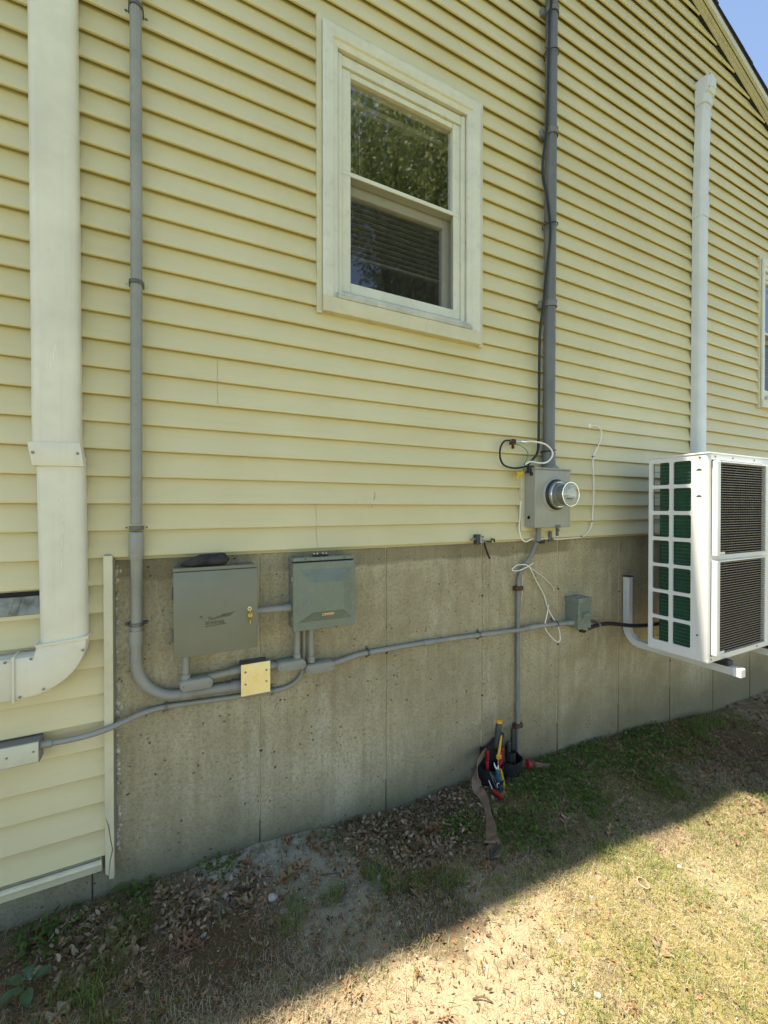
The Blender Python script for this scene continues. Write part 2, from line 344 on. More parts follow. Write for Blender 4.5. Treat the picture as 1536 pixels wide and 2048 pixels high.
M = dict(
    siding=siding_mat(), concrete=concrete_mat(), ground=ground_mat(),
    cream=mat("cream_vinyl_trim", (.62, .57, .38), .45, var=.06, grime=.25, bump=.1),
    duct=mat("cream_line_cover", (.72, .69, .54), .40, var=.06, grime=.10, bump=.25, bs=260, streak=.12),
    scuff=mat("white_scuff", (.85, .84, .76), .6, var=.03),
    wduct=mat("white_line_cover", (.64, .655, .63), .38, var=.05, grime=.08, bump=.15, bs=240),
    winwhite=mat("window_vinyl", (.66, .65, .52), .42, var=.05, grime=.3),
    pvc=mat("grey_pvc", (.285, .285, .245), .45, var=.10, grime=.3, bump=.1),
    pvcdark=mat("weathered_grey_pvc", (.205, .205, .185), .5, var=.15, grime=.4),
    riser=mat("dark_grey_riser", (.145, .15, .14), .45, var=.12, grime=.3),
    trim=mat("rake_trim", (.60, .58, .46), .5, var=.06, grime=.25),
    galv=mat("zinc_hardware", (.35, .36, .35), .38, metal=.8, var=.2, grime=.3),
    sillgrey=mat("sill_strip_grey", (.50, .51, .45), .4, var=.15, grime=.5),
    strap=mat("steel_strap", (.16, .165, .16), .5, metal=.5, var=.2, grime=.4),
    enc=mat("olive_grey_enamel", (.185, .19, .135), .40, var=.05, grime=.06, bump=.06, bs=300),
    encdark=mat("dark_mark_enamel", (.10, .10, .06), .5, var=.3, vs=60),  # darker enamel for the raised marks and letters on the door
    enc2=mat("grey_green_enamel", (.175, .205, .165), .25, var=.05, grime=.08, bump=.05, bs=300),
    meterbox=mat("meter_grey_enamel", (.34, .335, .275), .42, var=.08, grime=.15, streak=.35),
    jbox=mat("steel_cover_reflected_yellow", (.95, .91, .62), .34, metal=.92, var=.10, vs=7, grime=.0, bump=.12, bs=14),  # yellow reflection of the sunlit ground is put into the steel colour
    lbox=mat("pale_box_plastic", (.62, .62, .46), .45, var=.05, grime=.2),
    black=mat("black_rubber", (.018, .018, .018), .5, var=.3),
    dark=mat("dark_gap", (.012, .012, .010), .8, var=.2),
    white=mat("white_cable", (.82, .80, .72), .45, var=.06, grime=.2),
    green=mat("green_wire", (.03, .22, .11), .45, var=.1),
    yellow=mat("yellow_tag", (.62, .45, .02), .5, var=.15),
    brass=mat("brass_key", (.62, .48, .14), .3, metal=.85, var=.1),
    chrome=mat("chrome_lock", (.7, .7, .68), .16, metal=1.0, var=.05),
    rust=mat("rusty_clamp", (.10, .04, .022), .8, var=.4, vs=60),
    acwhite=mat("ac_cabinet_paint", (.76, .755, .72), .38, var=.03, grime=.05, bump=.05, bs=300),
    fin=mat("green_coil_fins", (.007, .058, .030), .42, var=.25, vs=40, spec=.5),
    finline=mat("coil_tube_line", (.035, .15, .09), .4, var=.2),
    grille=mat("grille_plastic", (.27, .215, .16), .5, var=.05),
    inside=mat("dark_interior", (.02, .018, .016), .8, var=.2),
    bracket=mat("bracket_paint", (.62, .63, .60), .35, var=.05, grime=.15),
    bolt=mat("bolt_steel", (.30, .29, .26), .4, metal=.7, var=.2),
    shingle=mat("asphalt_shingle", (.030, .032, .042), .9, var=.3, vs=40, bump=.6, bs=200),
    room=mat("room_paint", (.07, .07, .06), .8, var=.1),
    blind=mat("blind_slat", (.24, .24, .22), .5, var=.05),
    glass=glass_mat("window_glass", 0.025, 3.6, bump=.06), meterglass=glass_mat("meter_glass", 0.02, 1.6, (.93, .95, .93)),
    screen=screen_mat(),
    leather=mat("brown_leather", (.24, .15, .095), .65, var=.25, vs=20, grime=.4, bump=.4, bs=180),
    pouch=mat("black_pouch_nylon", (.016, .015, .014), .7, var=.4, vs=30, bump=.5, bs=300),
    toolred=mat("red_grip", (.42, .018, .022), .4, var=.15), toolyel=mat("amber_grip", (.62, .33, .03), .4, var=.1),
    toolteal=mat("teal_knife_body", (.008, .10, .15), .35, var=.1), tooldark=mat("dark_grip", (.045, .047, .04), .5, var=.2),
    steel=mat("tool_steel", (.5, .5, .5), .3, metal=.9, var=.1),
    glove=mat("charcoal_glove_cloth", (.032, .030, .028), .8, var=.35, vs=25, bump=.7, bs=160),
    vent=mat("weathered_zinc_plate", (.24, .265, .25), .65, metal=.0, var=.4, vs=25, grime=.4),
    foam=mat("spray_foam_crust", (.50, .46, .36), .9, var=.4, vs=40, bump=.8, bs=90),
    label=mat("sticker_cream", (.80, .62, .40), .4, var=.03), orange=mat("sticker_orange", (.62, .22, .06), .4, var=.05),
    ink=mat("dark_print", (.03, .03, .03), .5, var=.1), dial=mat("meter_dial_plate", (.42, .42, .38), .4, var=.05),
    bark=mat("tree_bark", (.10, .075, .05), .9, var=.4, vs=14, bump=.9, bs=30),
    blade=attr_mat("grass_blade", .6, .45), litter=attr_mat("leaf_litter", .8, .1), crown=attr_mat("tree_leaf", .5, .35, .35),
    oak=leaf_mat("dry_oak_leaf", (.19, .085, .035), (.30, .18, .085), (.34, .25, .15)),
    palestone=mat("pale_pebble", (.46, .43, .35), .8, var=.2, vs=50), twig=mat("dry_twig", (.16, .11, .07), .9, var=.3, vs=50),
    pipe=mat("clay_pipe_rim", (.38, .30, .18), .7, var=.2, vs=40), plant=mat("broad_leaf_green", (.055, .115, .045), .4, var=.25, vs=30),
)

# ------------------------------------------------------------------ ground
def interp(x, xs, ys): return float(np.interp(x, xs, ys))
BX = [-3, -.5, .37, 1.0, 1.6, 2.2, 2.8, 4.0, 5.0, 8.0]; BZ = [.05, .012, -.009, -.058, -.076, -.085, -.11, -.21, -.235, -.30]
FX = [-3, -1, .23, 1.06, 1.8, 2.9, 5.0, 8.0]; FZ = [.16, .13, .075, .005, -.06, -.185, -.33, -.42]
def gz0(x, p):
    t = min(max(p / 0.7, 0), 1); t = t * t * (3 - 2 * t)
    z = interp(x, BX, BZ) * (1 - t) + interp(x, FX, FZ) * t
    if p > 6 or x > 8 or x < -3:
        k = min(max(max((p - 6) / 12, (x - 8) / 12, (-3 - x) / 12), 0), 1); z = z * (1 - k) - 0.15 * k
    return z
def gz(x, p):
    z = gz0(x, p)
    if p < 6 and -4 < x < 10:
        z += 0.020 * noise.noise(Vector((x * 2.3, p * 2.3, 1.7))) + 0.010 * noise.noise(Vector((x * 8, p * 8, 4.2))) + 0.005 * noise.noise(Vector((x * 25, p * 25, 2.2)))
    return z
def axis(segs):
    out = []
    for a, b, n in segs: out += list(np.linspace(a, b, n, endpoint=False))
    out.append(segs[-1][1]); return out
gx = axis([(-90, -12, 8), (-12, -2, 14), (-2, -.7, 26), (-.7, 3.4, 240), (3.4, 6, 70), (6, 14, 20), (14, 100, 10)])
gp = axis([(-40, -8, 4), (-8, -.1, 6), (-.1, 1.6, 110), (1.6, 3, 30), (3, 12, 24), (12, 120, 12)])
bm = B()
rows = [[bm.verts.new((x, -p, gz(x, p))) for p in gp] for x in gx]
for i in range(len(gx) - 1):
    for j in range(len(gp) - 1):
        bm.faces.new((rows[i][j + 1], rows[i + 1][j + 1], rows[i + 1][j], rows[i][j]))
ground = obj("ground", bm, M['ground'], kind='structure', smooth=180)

# ------------------------------------------------------------------ house
house = thing("house", "pale yellow vinyl sided house wall on a poured concrete foundation with a dark shingled gable", "house", (0, 0, 0))
RS = -0.38
def rake_z(x): return 5.34 + RS * (x - 3.568) if x > -2.2 else 5.34 + RS * (-2.2 - 3.568) - 0.38 * (-2.2 - x)
APX = -2.2; APZ = rake_z(-2.19)
XR = 6.5; XL = -10.9
def xlim_r(z): return min(XR, 3.568 + (z - 5.34) / RS)
def xlim_l(z): return max(XL, -2.2 - (APZ - z) / 0.38)
# structural wall behind the siding, with the two window holes
WIN = [(0.735, 1.455, 2.44, 3.585), (4.79, 5.51, 2.44, 3.585)]
bm = B()
xs = sorted({XL, APX, XR, *[w[0] for w in WIN], *[w[1] for w in WIN]})
for a, b in zip(xs[:-1], xs[1:]):
    w = next((w for w in WIN if abs(w[0] - a) < 1e-6), None)
    def quad(z0a, z0b, z1a, z1b):
        bm.faces.new([bm.verts.new(q) for q in (V(a, -.004, z0a), V(b, -.004, z0b), V(b, -.004, z1b), V(a, -.004, z1a))])
    zt = rake_z(a), rake_z(b)
    if w: quad(0.1, 0.1, w[2], w[2]); quad(w[3], w[3], *zt)
    else: quad(0.1, 0.1, *zt)
wall = obj("wall", bm, M['siding'], house, smooth=0)
# siding courses: each one a piece of the wall
EX = 0.1000; Z0 = 1.275
def course_bm(bm, x0, x1, za, zb, zbase, left=None, right=None, big=True):
    """strip of one course between heights za..zb (course bottom at zbase)"""
    pb = 0.0335 if big else 0.0300; ptop = 0.0095
    n = max(2, int((x1 - x0) / 0.22))
    prev = None
    for i in range(n + 1):
        t = i / n
        def xx(z):
            a = left(z) if left else x0; b = right(z) if right else x1
            return a + (b - a) * t
        xm = x0 + (x1 - x0) * t
        wob = 0.0016 * noise.noise(Vector((xm * 1.7, zbase * 9.1, 0.3))); wz = 0.0016 * noise.noise(Vector((xm * 0.9, zbase * 5.3, 7.3)))
        f = lambda z: pb + (ptop - pb) * (z - zbase) / EX + wob
        prof = []
        if za <= zbase + 1e-6:
            prof += [(f(za) - .0100, za + .0090 + wz), (f(za) - .0095, za + .0012 + wz), (f(za) - .0060, za + .0008 + wz), (f(za) - .0015, za + .0022 + wz), (f(za), za + .0055 + wz)]
        else: prof += [(f(za), za)]
        zm = (za + zb) / 2
        prof += [(f(za + (zb - za) * .30) + .0012, za + (zb - za) * .30), (f(zm) - .0006, zm), (f(za + (zb - za) * .78) - .0014, za + (zb - za) * .78), (f(zb), zb)] + ([(.0085, zb + .014)] if zb > zbase + EX - 1e-4 and left is None and right is None else [])
        cur = [bm.verts.new(V(xx(z), p, z)) for p, z in prof]
        if prev:
            for k in range(len(cur) - 1): bm.faces.new((prev[k], cur[k], cur[k + 1], prev[k + 1]))
        prev = cur
def add_course(segs, z, big):
    for (x0, x1, za, zb, lf, rf) in segs:
        bm = B(); course_bm(bm, x0, x1, za, zb, z, lf, rf, big)
        obj("siding_course", bm, M['siding'], wall)
OP = [(w[0] - .03, w[1] + .03, w[2] - .03, w[3] + .03) for w in WIN]
joints = {6: [.207], 7: [.207], 0: [.628], 1: [.628]}
k = 0
while Z0 + EX * k < APZ - .05:
    z = Z0 + EX * k; zt = z + EX; segs = []
    lf = (lambda zz: xlim_l(zz)) if z > 4.0 else None; rf = (lambda zz: xlim_r(zz)) if z > 4.0 else None
    jr = random.Random(k // 2 * 13 + 5)
    js = joints.get(k, [-3.2 + jr.uniform(-1, 1)] + ([2.55 + jr.uniform(-.2, .2)] if k > 12 and k % 4 < 2 else []))
    L = xlim_l(z); R = xlim_r(z)
    cuts = [(L, R)]
    wins = [o for o in OP if o[2] < zt - 1e-4 and o[3] > z + 1e-4]
    edges = [L] + sorted([v for o in wins for v in (o[0], o[1])] + [j for j in js if L < j < R and not any(o[0] < j < o[1] for o in wins)]) + [R]
    for a, b in zip(edges[:-1], edges[1:]):
        o = next((o for o in wins if abs(o[0] - a) < 1e-5 and abs(o[1] - b) < 1e-5), None)
        aa = a + (0.0006 if a in js else 0); bb = b - (0.0006 if b in js else 0)
        l_ = lf if a == L else None; r_ = rf if b == R else None
        if l_ and not r_: r_ = (lambda zz, b=bb: b)
        if r_ and not l_: l_ = (lambda zz, a=aa: a)
        if o:
            if o[2] > z + .004: segs.append((aa, bb, z, o[2], None, None))
            if o[3] < zt - .004: segs.append((aa, bb, o[3], zt, None, None))
        else: segs.append((aa, bb, z, zt, l_, r_))
    add_course(segs, z, k % 2 == 0); k += 1
for k in range(1, 12):                                   # lower field, left of the corner trim
    z = Z0 - EX * k
    add_course([(-6.5, -.178, z, z + EX, None, None)], z, k % 2 == 0)
# dark line between the courses is real shade; starter strip at the bottom of the lower field
bm = B(); tube(bm, [V(-6.5, .034, .158), V(-.2, .034, .158)], .011, 8); obj("starter_strip", bm, M['cream'], house)
bm = B(); box(bm, -6.5, -.2, .0, .02, .115, .168, .002); obj("drip_edge", bm, M['cream'], house)
bm = B()                                                 # the split, broken corner trim
prism(bm, [(-.188, .118), (-.177, .105), (-.174, .16), (-.166, .20), (-.172, .235), (-.178, .29), (-.1885, .33)], .018, .044, .001)
prism(bm, [(-.1765, .095), (-.1605, .092), (-.1600, 1.285), (-.1885, 1.285), (-.1885, .333), (-.1755, .292), (-.1690, .235), (-.163, .20), (-.1715, .16)], .016, .046, .001)
obj("corner_trim", bm, M['cream'], house)
bm = B(); tube(bm, [V(.922, .0268, 1.538), V(.920, .0282, 1.515), V(.909, .029, 1.488), V(.901, .0305, 1.462)], .0007, 5); obj("siding_crack", bm, M['dark'], house)
bm = B(); box(bm, -.1595, -.1545, .004, .024, .2, 1.274); box(bm, -.186, -.165, .01, .04, 1.2855, 1.2895); obj("trim_flange", bm, M['pvcdark'], house)
bm = B()                                                 # crusty foam / mortar bead beside the trim
for i in range(150):
    z = rnd.uniform(.16, 1.27); r = rnd.uniform(.0025, .0075)
    bmesh.ops.create_icosphere(bm, subdivisions=1, radius=r, matrix=Matrix.Translation(V(-.150 + rnd.gauss(0, .0045), .002, z)) @ Matrix.Diagonal((1, .6, rnd.uniform(.8, 2), 1)))
obj("mortar_bead", bm, M['foam'], house, kind='stuff')

# foundation: one bay per 2 ft form panel, a thin fin of concrete along each form joint
bm = B(); box(bm, XL, XR, -.20, -.012, -1.0, 1.27); foundation = obj("foundation", bm, M['concrete'], house, smooth=0)
seam = [-6.5 + 0, -4.5, -2.67, -2.06, -1.45, -.84, -.233, .376, .9955, 1.606, 2.2165, 2.818, 3.43, 4.04, 4.65, 5.26, 5.87, 6.48]
for a, b in zip(seam[:-1], seam[1:]):
    bm = B(); dp = rnd.uniform(-.002, .0015)
    box(bm, a + .0034, b - .0024, -.011, dp, -.9, 1.262, .0015)
    obj("concrete_bay", bm, M['concrete'], foundation)
for s in seam[5:]:
    bm = B(); n = 46; w = .0026
    pr = None
    for i in range(n + 1):
        z = -.35 + 1.60 * i / n; j = .0046 + .0012 * noise.noise(Vector((s * 3, z * 14, 0))); h = .0015 + .0022 * max(noise.noise(Vector((s * 7, z * 9, 3))), -.4)
        cur = [bm.verts.new(V(s - w + j, -.002, z)), bm.verts.new(V(s - w * .3 + j, h, z)), bm.verts.new(V(s + w * .4 + j, h, z)), bm.verts.new(V(s + w + j, -.002, z))]
        if pr:
            for k in range(3): bm.faces.new((pr[k], cur[k], cur[k + 1], pr[k + 1]))
        pr = cur
    for zt in (.62, .40, .985):
        if rnd.random() < .8:
            bmesh.ops.create_icosphere(bm, subdivisions=1, radius=.009, matrix=Matrix.Translation(V(s + .002, .0, zt + rnd.uniform(-.02, .02))) @ Matrix.Diagonal((1, .5, 1, 1)))
    obj("form_seam", bm, M['concrete'], foundation)

for x, z in ((.9965, .735), (.378, .405), (1.607, .965), (1.607, .40), (2.2175, .60), (2.819, .88), (2.2175, .95), (3.432, .30)):
    bm = B(); lathe(bm, V(x + .004, -.002, z), (0, -1, 0), [(0, .007), (.004, .006), (.005, .003)], 8); obj("form_tie_end", bm, M['rust'], foundation)
# gable trim and roof
def rake_strip(bm, x0, x1, p0, p1, d0, d1, bev=0.0):
    poly = [(x0, rake_z(x0) + d0), (x1, rake_z(x1) + d0), (x1, rake_z(x1) + d1), (x0, rake_z(x0) + d1)]
    prism(bm, poly, p0, p1)
for nm, args, mt in (("frieze_gap", (.0, .033, -.006, .075), 'dark'), ("frieze_board", (.0, .052, .0, .075), 'trim'), ("soffit_panel", (.0525, .072, .016, .06), 'trim'),
                     ("soffit_groove", (.0725, .080, .030, .07), 'dark'), ("rake_board", (.0805, .098, .010, .062), 'trim')):
    bm = B(); rake_strip(bm, APX, XR + .3, *args); rake_strip(bm, XL - .3, APX - .001, *args)
    obj(nm, bm, M[mt], house, smooth=0)
bm = B()
for x0, x1 in ((APX, XR + .45), (XL - .45, APX - .001)):
    poly = [(x0, rake_z(x0) + .063), (x1, rake_z(x1) + .063), (x1, rake_z(x1) + .080), (x0, rake_z(x0) + .080)]
    a = [bm.verts.new((x, -.100, z)) for x, z in poly]; b = [bm.verts.new((x, 9.2, z)) for x, z in poly]
    fs = [bm.faces.new(a), bm.faces.new(b[::-1])] + [bm.faces.new((a[i], a[(i + 1) % 4], b[(i + 1) % 4], b[i])) for i in range(4)]
    bmesh.ops.recalc_face_normals(bm, faces=fs)
roof = obj("roof", bm, M['shingle'], house, smooth=0)
sd = Vector((1, 0, RS)).normalized(); sn = Vector((.38, 0, 1)).normalized()
sme = None
i = 0; x = XR + .4
while x > 2.4:                                           # shingle course ends that show along the rake
    c0 = Vector((x, 0, rake_z(x) + .081))
    bm = B()
    pts = [c0 - sd * .30 + sn * .001, c0 + sn * .002, c0 + sn * .013, c0 - sd * .30 + sn * .004]
    pe = .106 + rnd.uniform(0, .006)
    a = [bm.verts.new(q + Vector((0, -pe, 0))) for q in pts]; b = [bm.verts.new(q + Vector((0, 1.0, 0))) for q in pts]
    fs = [bm.faces.new(a), bm.faces.new(b[::-1])] + [bm.faces.new((a[j], a[(j + 1) % 4], b[(j + 1) % 4], b[j])) for j in range(4)]
    bmesh.ops.recalc_face_normals(bm, faces=fs)
    obj("shingle", bm, M['shingle'], roof, smooth=0)
    x -= .134
bm = B()                                                 # side and back walls, so the rooms stay dark
for x in (XL, XR):
    bm.faces.new([bm.verts.new(q) for q in ((x, .006, -1), (x, 9, -1), (x, 9, rake_z(x)), (x, .006, rake_z(x)))])
bm.faces.new([bm.verts.new(q) for q in ((XL, 9, -1), (XR, 9, -1), (XR, 9, rake_z(XR)), (APX, 9, APZ), (XL, 9, rake_z(XL)))])
obj("outer_wall", bm, M['siding'], house, smooth=0)

def window(x0):
    """double hung window, x0 = left edge of its outer trim"""
    w = B(); X = lambda v: x0 + (v - .628)
    prism(w, [(X(.628), 2.345), (X(.652), 2.345), (X(.652), 3.660), (X(1.555), 3.660), (X(1.555), 2.345), (X(1.580), 2.345), (X(1.580), 3.682), (X(.628), 3.682)], .004, .034)
    win = obj("window", w, M['cream'], house, smooth=0)
    # sloped casing: outer edge proud, inner edge set back
    prof = [(0.0, .036), (0.0, .046), (.010, .050), (.030, .048), (.050, .044), (.056, .036), (.070, .032), (.078, .028)]
    def mitre(a, b, ins, name):
        bm = B(); r = []
        for t, p in prof:
            r.append((bm.verts.new(V(a[0] + ins[0][0] * t, p, a[1] + ins[0][1] * t)), bm.verts.new(V(b[0] + ins[1][0] * t, p, b[1] + ins[1][1] * t))))
        for q in range(len(r) - 1): bm.faces.new((r[q][0], r[q][1], r[q + 1][1], r[q + 1][0]))
        bmesh.ops.recalc_face_normals(bm, faces=bm.faces)
        obj(name, bm, M['winwhite'], win, smooth=25)
    tl, tr, bl, br = (X(.653), 3.659), (X(1.554), 3.659), (X(.653), 2.42), (X(1.554), 2.42)
    mitre(tl, tr, ((1, -1), (-1, -1)), "casing_head")
    mitre(bl, tl, ((1, 0), (1, -1)), "casing_jamb"); mitre(tr, br, ((-1, -1), (-1, 0)), "casing_jamb")
    bm = B()                                             # reveal
    for a, b in (((X(.731), 2.44), (X(.731), 3.581)), ((X(.731), 3.581), (X(1.476), 3.581)), ((X(1.476), 3.581), (X(1.476), 2.44))):
        bm.faces.new([bm.verts.new(q) for q in (V(a[0], .029, a[1]), V(b[0], .029, b[1]), V(b[0], -.10, b[1]), V(a[0], -.10, a[1]))])
    obj("reveal", bm, M['winwhite'], win, smooth=0)
    bm = B()
    prism(bm, [(X(.653), 2.352), (X(1.554), 2.352), (X(1.554), 2.422), (X(.653), 2.422)], .0, .052, .004)
    obj("apron", bm, M['cream'], win, smooth=0)
    bm = B(); sp = [V(X(.725), .03, 2.455), V(X(.725), .055, 2.450), V(X(.725), .058, 2.436), V(X(.725), .053, 2.4225), V(X(.725), .0, 2.4225)]
    e = [v + Vector((.757, 0, 0)) for v in sp]
    va = [bm.verts.new(v) for v in sp]; vb = [bm.verts.new(v) for v in e]
    for q in range(4): bm.faces.new((va[q], vb[q], vb[q + 1], va[q + 1]))
    bm.faces.new(va); bm.faces.new(vb[::-1]); bmesh.ops.recalc_face_normals(bm, faces=bm.faces)
    for sx in (.745, .757, 1.46): screw(bm, X(sx), .058, 2.437, .004)
    obj("sill", bm, M['sillgrey'], win, smooth=30, label="grey metal sill strip")
    bm = B()                                             # master frame
    box(bm, X(.735), X(.757), -.08, .016, 2.458, 3.575, .002); box(bm, X(1.447), X(1.472), -.08, .016, 2.458, 3.575, .002)
    box(bm, X(.7575), X(1.4465), -.08, .012, 3.528, 3.575, .002); box(bm, X(.7575), X(1.4465), -.08, .008, 2.458, 2.478, .002)
    obj("frame", bm, M['winwhite'], win)
    bm = B()                                             # upper sash
    box(bm, X(.758), X(.806), -.045, .003, 3.052, 3.527, .002); box(bm, X(1.400), X(1.446), -.045, .003, 3.052, 3.527, .002)
    box(bm, X(.8065), X(1.3995), -.045, .001, 3.499, 3.5265, .002); box(bm, X(.758), X(1.446), -.045, .006, 3.031, 3.0515, .002)
    obj("upper_sash", bm, M['winwhite'], win)
    bm = B(); box(bm, X(.8065), X(1.3995), -.022, -.018, 3.052, 3.4985); obj("pane", bm, M['glass'], win, smooth=0)
    bm = B()                                             # half screen frame
    box(bm, X(.758), X(.804), -.02, .006, 2.48, 3.0305, .002); box(bm, X(1.402), X(1.446), -.02, .006, 2.48, 3.0305, .002)
    box(bm, X(.8045), X(1.4015), -.02, .006, 2.48, 2.528, .002)
    obj("screen_frame", bm, M['winwhite'], win)
    bm = B(); bm.faces.new([bm.verts.new(q) for q in (V(X(.804), .001, 2.528), V(X(1.402), .001, 2.528), V(X(1.402), .001, 3.031), V(X(.804), .001, 3.031))])
    obj("insect_screen", bm, M['screen'], win, smooth=0)
    bm = B()                                             # lower sash behind the screen
    box(bm, X(.758), X(.806), -.085, -.05, 2.48, 3.05, .002); box(bm, X(1.372), X(1.446), -.085, -.05, 2.48, 3.05, .002)
    box(bm, X(.8065), X(1.3715), -.085, -.05, 2.985, 3.05, .002); box(bm, X(.8065), X(1.3715), -.085, -.05, 2.48, 2.535, .002)
    obj("lower_sash", bm, M['winwhite'], win)
    bm = B(); box(bm, X(.8065), X(1.3715), -.070, -.066, 2.535, 2.985); obj("pane", bm, M['glass'], win, smooth=0)
    for q in range(11):                                  # blind slats gathered behind the glass
        z = 3.03 - .028 * q
        bm = B(); box(bm, X(.80), X(1.40), -.118, -.098, z - .0016, z + .0016)
        me = finish(bm, "blind_slat", 0); o = obj("blind_slat", me, M['blind'], win)
    bm = B()
    for xc in (.90, 1.30): tube(bm, [V(X(xc), -.108, 3.50), V(X(xc), -.108, 2.72)], .0012, 5)
    box(bm, X(.80), X(1.40), -.120, -.098, 2.715, 2.728); box(bm, X(.80), X(1.40), -.125, -.095, 3.475, 3.50)
    obj("blind_cord", bm, M['blind'], win)
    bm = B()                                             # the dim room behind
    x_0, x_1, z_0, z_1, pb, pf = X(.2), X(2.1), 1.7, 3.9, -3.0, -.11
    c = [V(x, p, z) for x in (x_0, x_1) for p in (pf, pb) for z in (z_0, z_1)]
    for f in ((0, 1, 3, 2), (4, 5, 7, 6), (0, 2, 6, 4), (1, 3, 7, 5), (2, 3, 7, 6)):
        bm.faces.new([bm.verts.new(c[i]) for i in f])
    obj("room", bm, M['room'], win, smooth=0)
window(.628)
window(4.690)

# ------------------------------------------------------------------ line set cover, left
t = thing("line_set_cover", "wide cream line set cover running down the left edge and turning left at an elbow", "pipe cover", (-.31, -.03, .9))
def duct_section(bm, xa0, xa1, za, xb0, xb1, zb, p0, p1, ch=.020):
    def ring(x0, x1, z):
        q = [(x0, p0)] + [(x0 + ch - ch * math.cos(math.radians(a)), p1 - ch * .8 + ch * .8 * math.sin(math.radians(a))) for a in (0, 22, 45, 67, 90)]
        q += [(x1 - ch + ch * math.sin(math.radians(a)), p1 - ch * .8 + ch * .8 * math.cos(math.radians(a))) for a in (0, 22, 45, 67, 90)] + [(x1, p0)]
        return [bm.verts.new(V(*v, z)) for v in q]
    a = ring(xa0, xa1, za); b = ring(xb0, xb1, zb); n = len(a)
    for i in range(n): bm.faces.new((a[i], a[(i + 1) % n], b[(i + 1) % n], b[i]))
    bm.faces.new(a[::-1]); bm.faces.new(b); bmesh.ops.recalc_face_normals(bm, faces=bm.faces)
bm = B(); duct_section(bm, -.388, -.250, 1.64, -.396, -.262, 6.0, .028, .090, .032); obj("duct_run", bm, M['duct'], t)
bm = B(); duct_section(bm, -.368, -.234, .99, -.377, -.240, 1.64, .028, .0885, .032); obj("duct_run", bm, M['duct'], t)
for x, z, h in ((-.318, 1.99, .030), (-.322, 1.955, .045), (-.330, 1.93, .03), (-.300, 1.41, .020), (-.299, 1.36, .05), (-.303, 1.31, .06), (-.304, 1.25, .045), (-.3025, 1.48, .014)):
    bm = B(); prism(bm, [(x - .0009, z), (x + .0012, z + h * .3), (x + .0006, z + h), (x - .0012, z + h * .6)], .0880, .0906); obj("scuff_mark", bm, M['scuff'], t, smooth=0)
bm = B(); prism(bm, [(-.381, 1.601), (-.238, 1.604), (-.249, 1.686), (-.395, 1.681)], .028, .097, .003)
cp = obj("coupling", bm, M['duct'], t)
bm = B(); screw(bm, -.379, .097, 1.645, .005); screw(bm, -.256, .097, 1.648, .005); obj("screw", bm, M['bolt'], cp)
# elbow: quarter turn in the wall plane
bm = B(); arc = []
for k_ in range(13):
    a = math.radians(90 * k_ / 12); arc.append((-.420 + .187 * math.cos(a), 1.000 - .178 * math.sin(a)))
poly = [(-.374, .996)] + [(-.232, 1.006)] + arc[1:] + [(-.436, .822), (-.436, .966), (-.385, .966)]
prism(bm, poly, .028, .094, .014); el = obj("elbow", bm, M['duct'], t)
bm = B(); prism(bm, [(-.377, .992), (-.229, 1.003), (-.229, 1.012), (-.377, 1.000)], .028, .098, .002); prism(bm, [(-.4385, .818), (-.4315, .818), (-.4315, .971), (-.4385, .971)], .028, .0965, .001)
obj("elbow_flange", bm, M['duct'], el)
bm = B()
for x, z in ((-.245, .965), (-.388, .957), (-.355, .850), (-.418, .835), (-.455, .955)): screw(bm, x, .0945, z, .0045)
obj("screw", bm, M['bolt'], el)
bm = B(); prism(bm, [(-1.6, .824), (-.4365, .824), (-.4365, .963), (-1.6, .963)], .028, .090, .008); obj("duct_run", bm, M['duct'], t)

# weathered plate in the siding behind the cover
t = thing("vent_plate", "weathered zinc vent plate in the yellow siding behind the wide cream line cover", "vent cover", (-.45, -.03, 1.1))
bm = B(); box(bm, -.62, -.35, .012, .034, 1.092, 1.156, .002); pl = obj("plate", bm, M['vent'], t)
bm = B(); box(bm, -.63, -.34, .010, .026, 1.080, 1.0915); box(bm, -.63, -.34, .010, .026, 1.1565, 1.170); obj("plate_rim", bm, M['dark'], t)
bm = B()
for x in (-.46, -.44): tube(bm, [V(x, .035, 1.10), V(x + .015, .035, 1.15)], .0012, 5)
obj("clip_tab", bm, M['vent'], pl)

# ------------------------------------------------------------------ conduit helpers
def strap_bm(x, p, z, r, vertical=True, ear=.016, th=.0022, w=.006, wallp=.0):
    bm = B(); pts = []
    for k_ in range(13):
        a = math.pi * k_ / 12
        u = math.cos(a) * (r + th); q = p + math.sin(a) * (r + th)
        pts.append((u, q))
    pts = [(r + th + ear, wallp + .003), (r + th + .002, wallp + .003)] + pts + [(-r - th - .002, wallp + .003), (-r - th - ear, wallp + .003)]
    for s in (-w, w):
        ln = [(V(x + u, q, z + s) if vertical else V(x + s, q, z + u)) for u, q in pts]
        tube(bm, ln, th, 6)
    for i in range(len(pts) - 1):
        a, b = pts[i], pts[i + 1]
        f = [(V(x + u, q + .001, z + s) if vertical else V(x + s, q + .001, z + u)) for (u, q), s in ((a, -w), (b, -w), (b, w), (a, w))]
        bm.faces.new([bm.verts.new(q) for q in f])
    for sg in (-1, 1):
        u = sg * (r + th + ear * .75)
        if vertical: lathe(bm, V(x + u, wallp + .002, z), (0, -1, 0), [(0, .007), (.003, .007), (.006, .0045), (.008, .003)], 10)
        else: lathe(bm, V(x, wallp + .002, z + u), (0, -1, 0), [(0, .006), (.003, .006), (.006, .004), (.008, .003)], 10)
    return bm
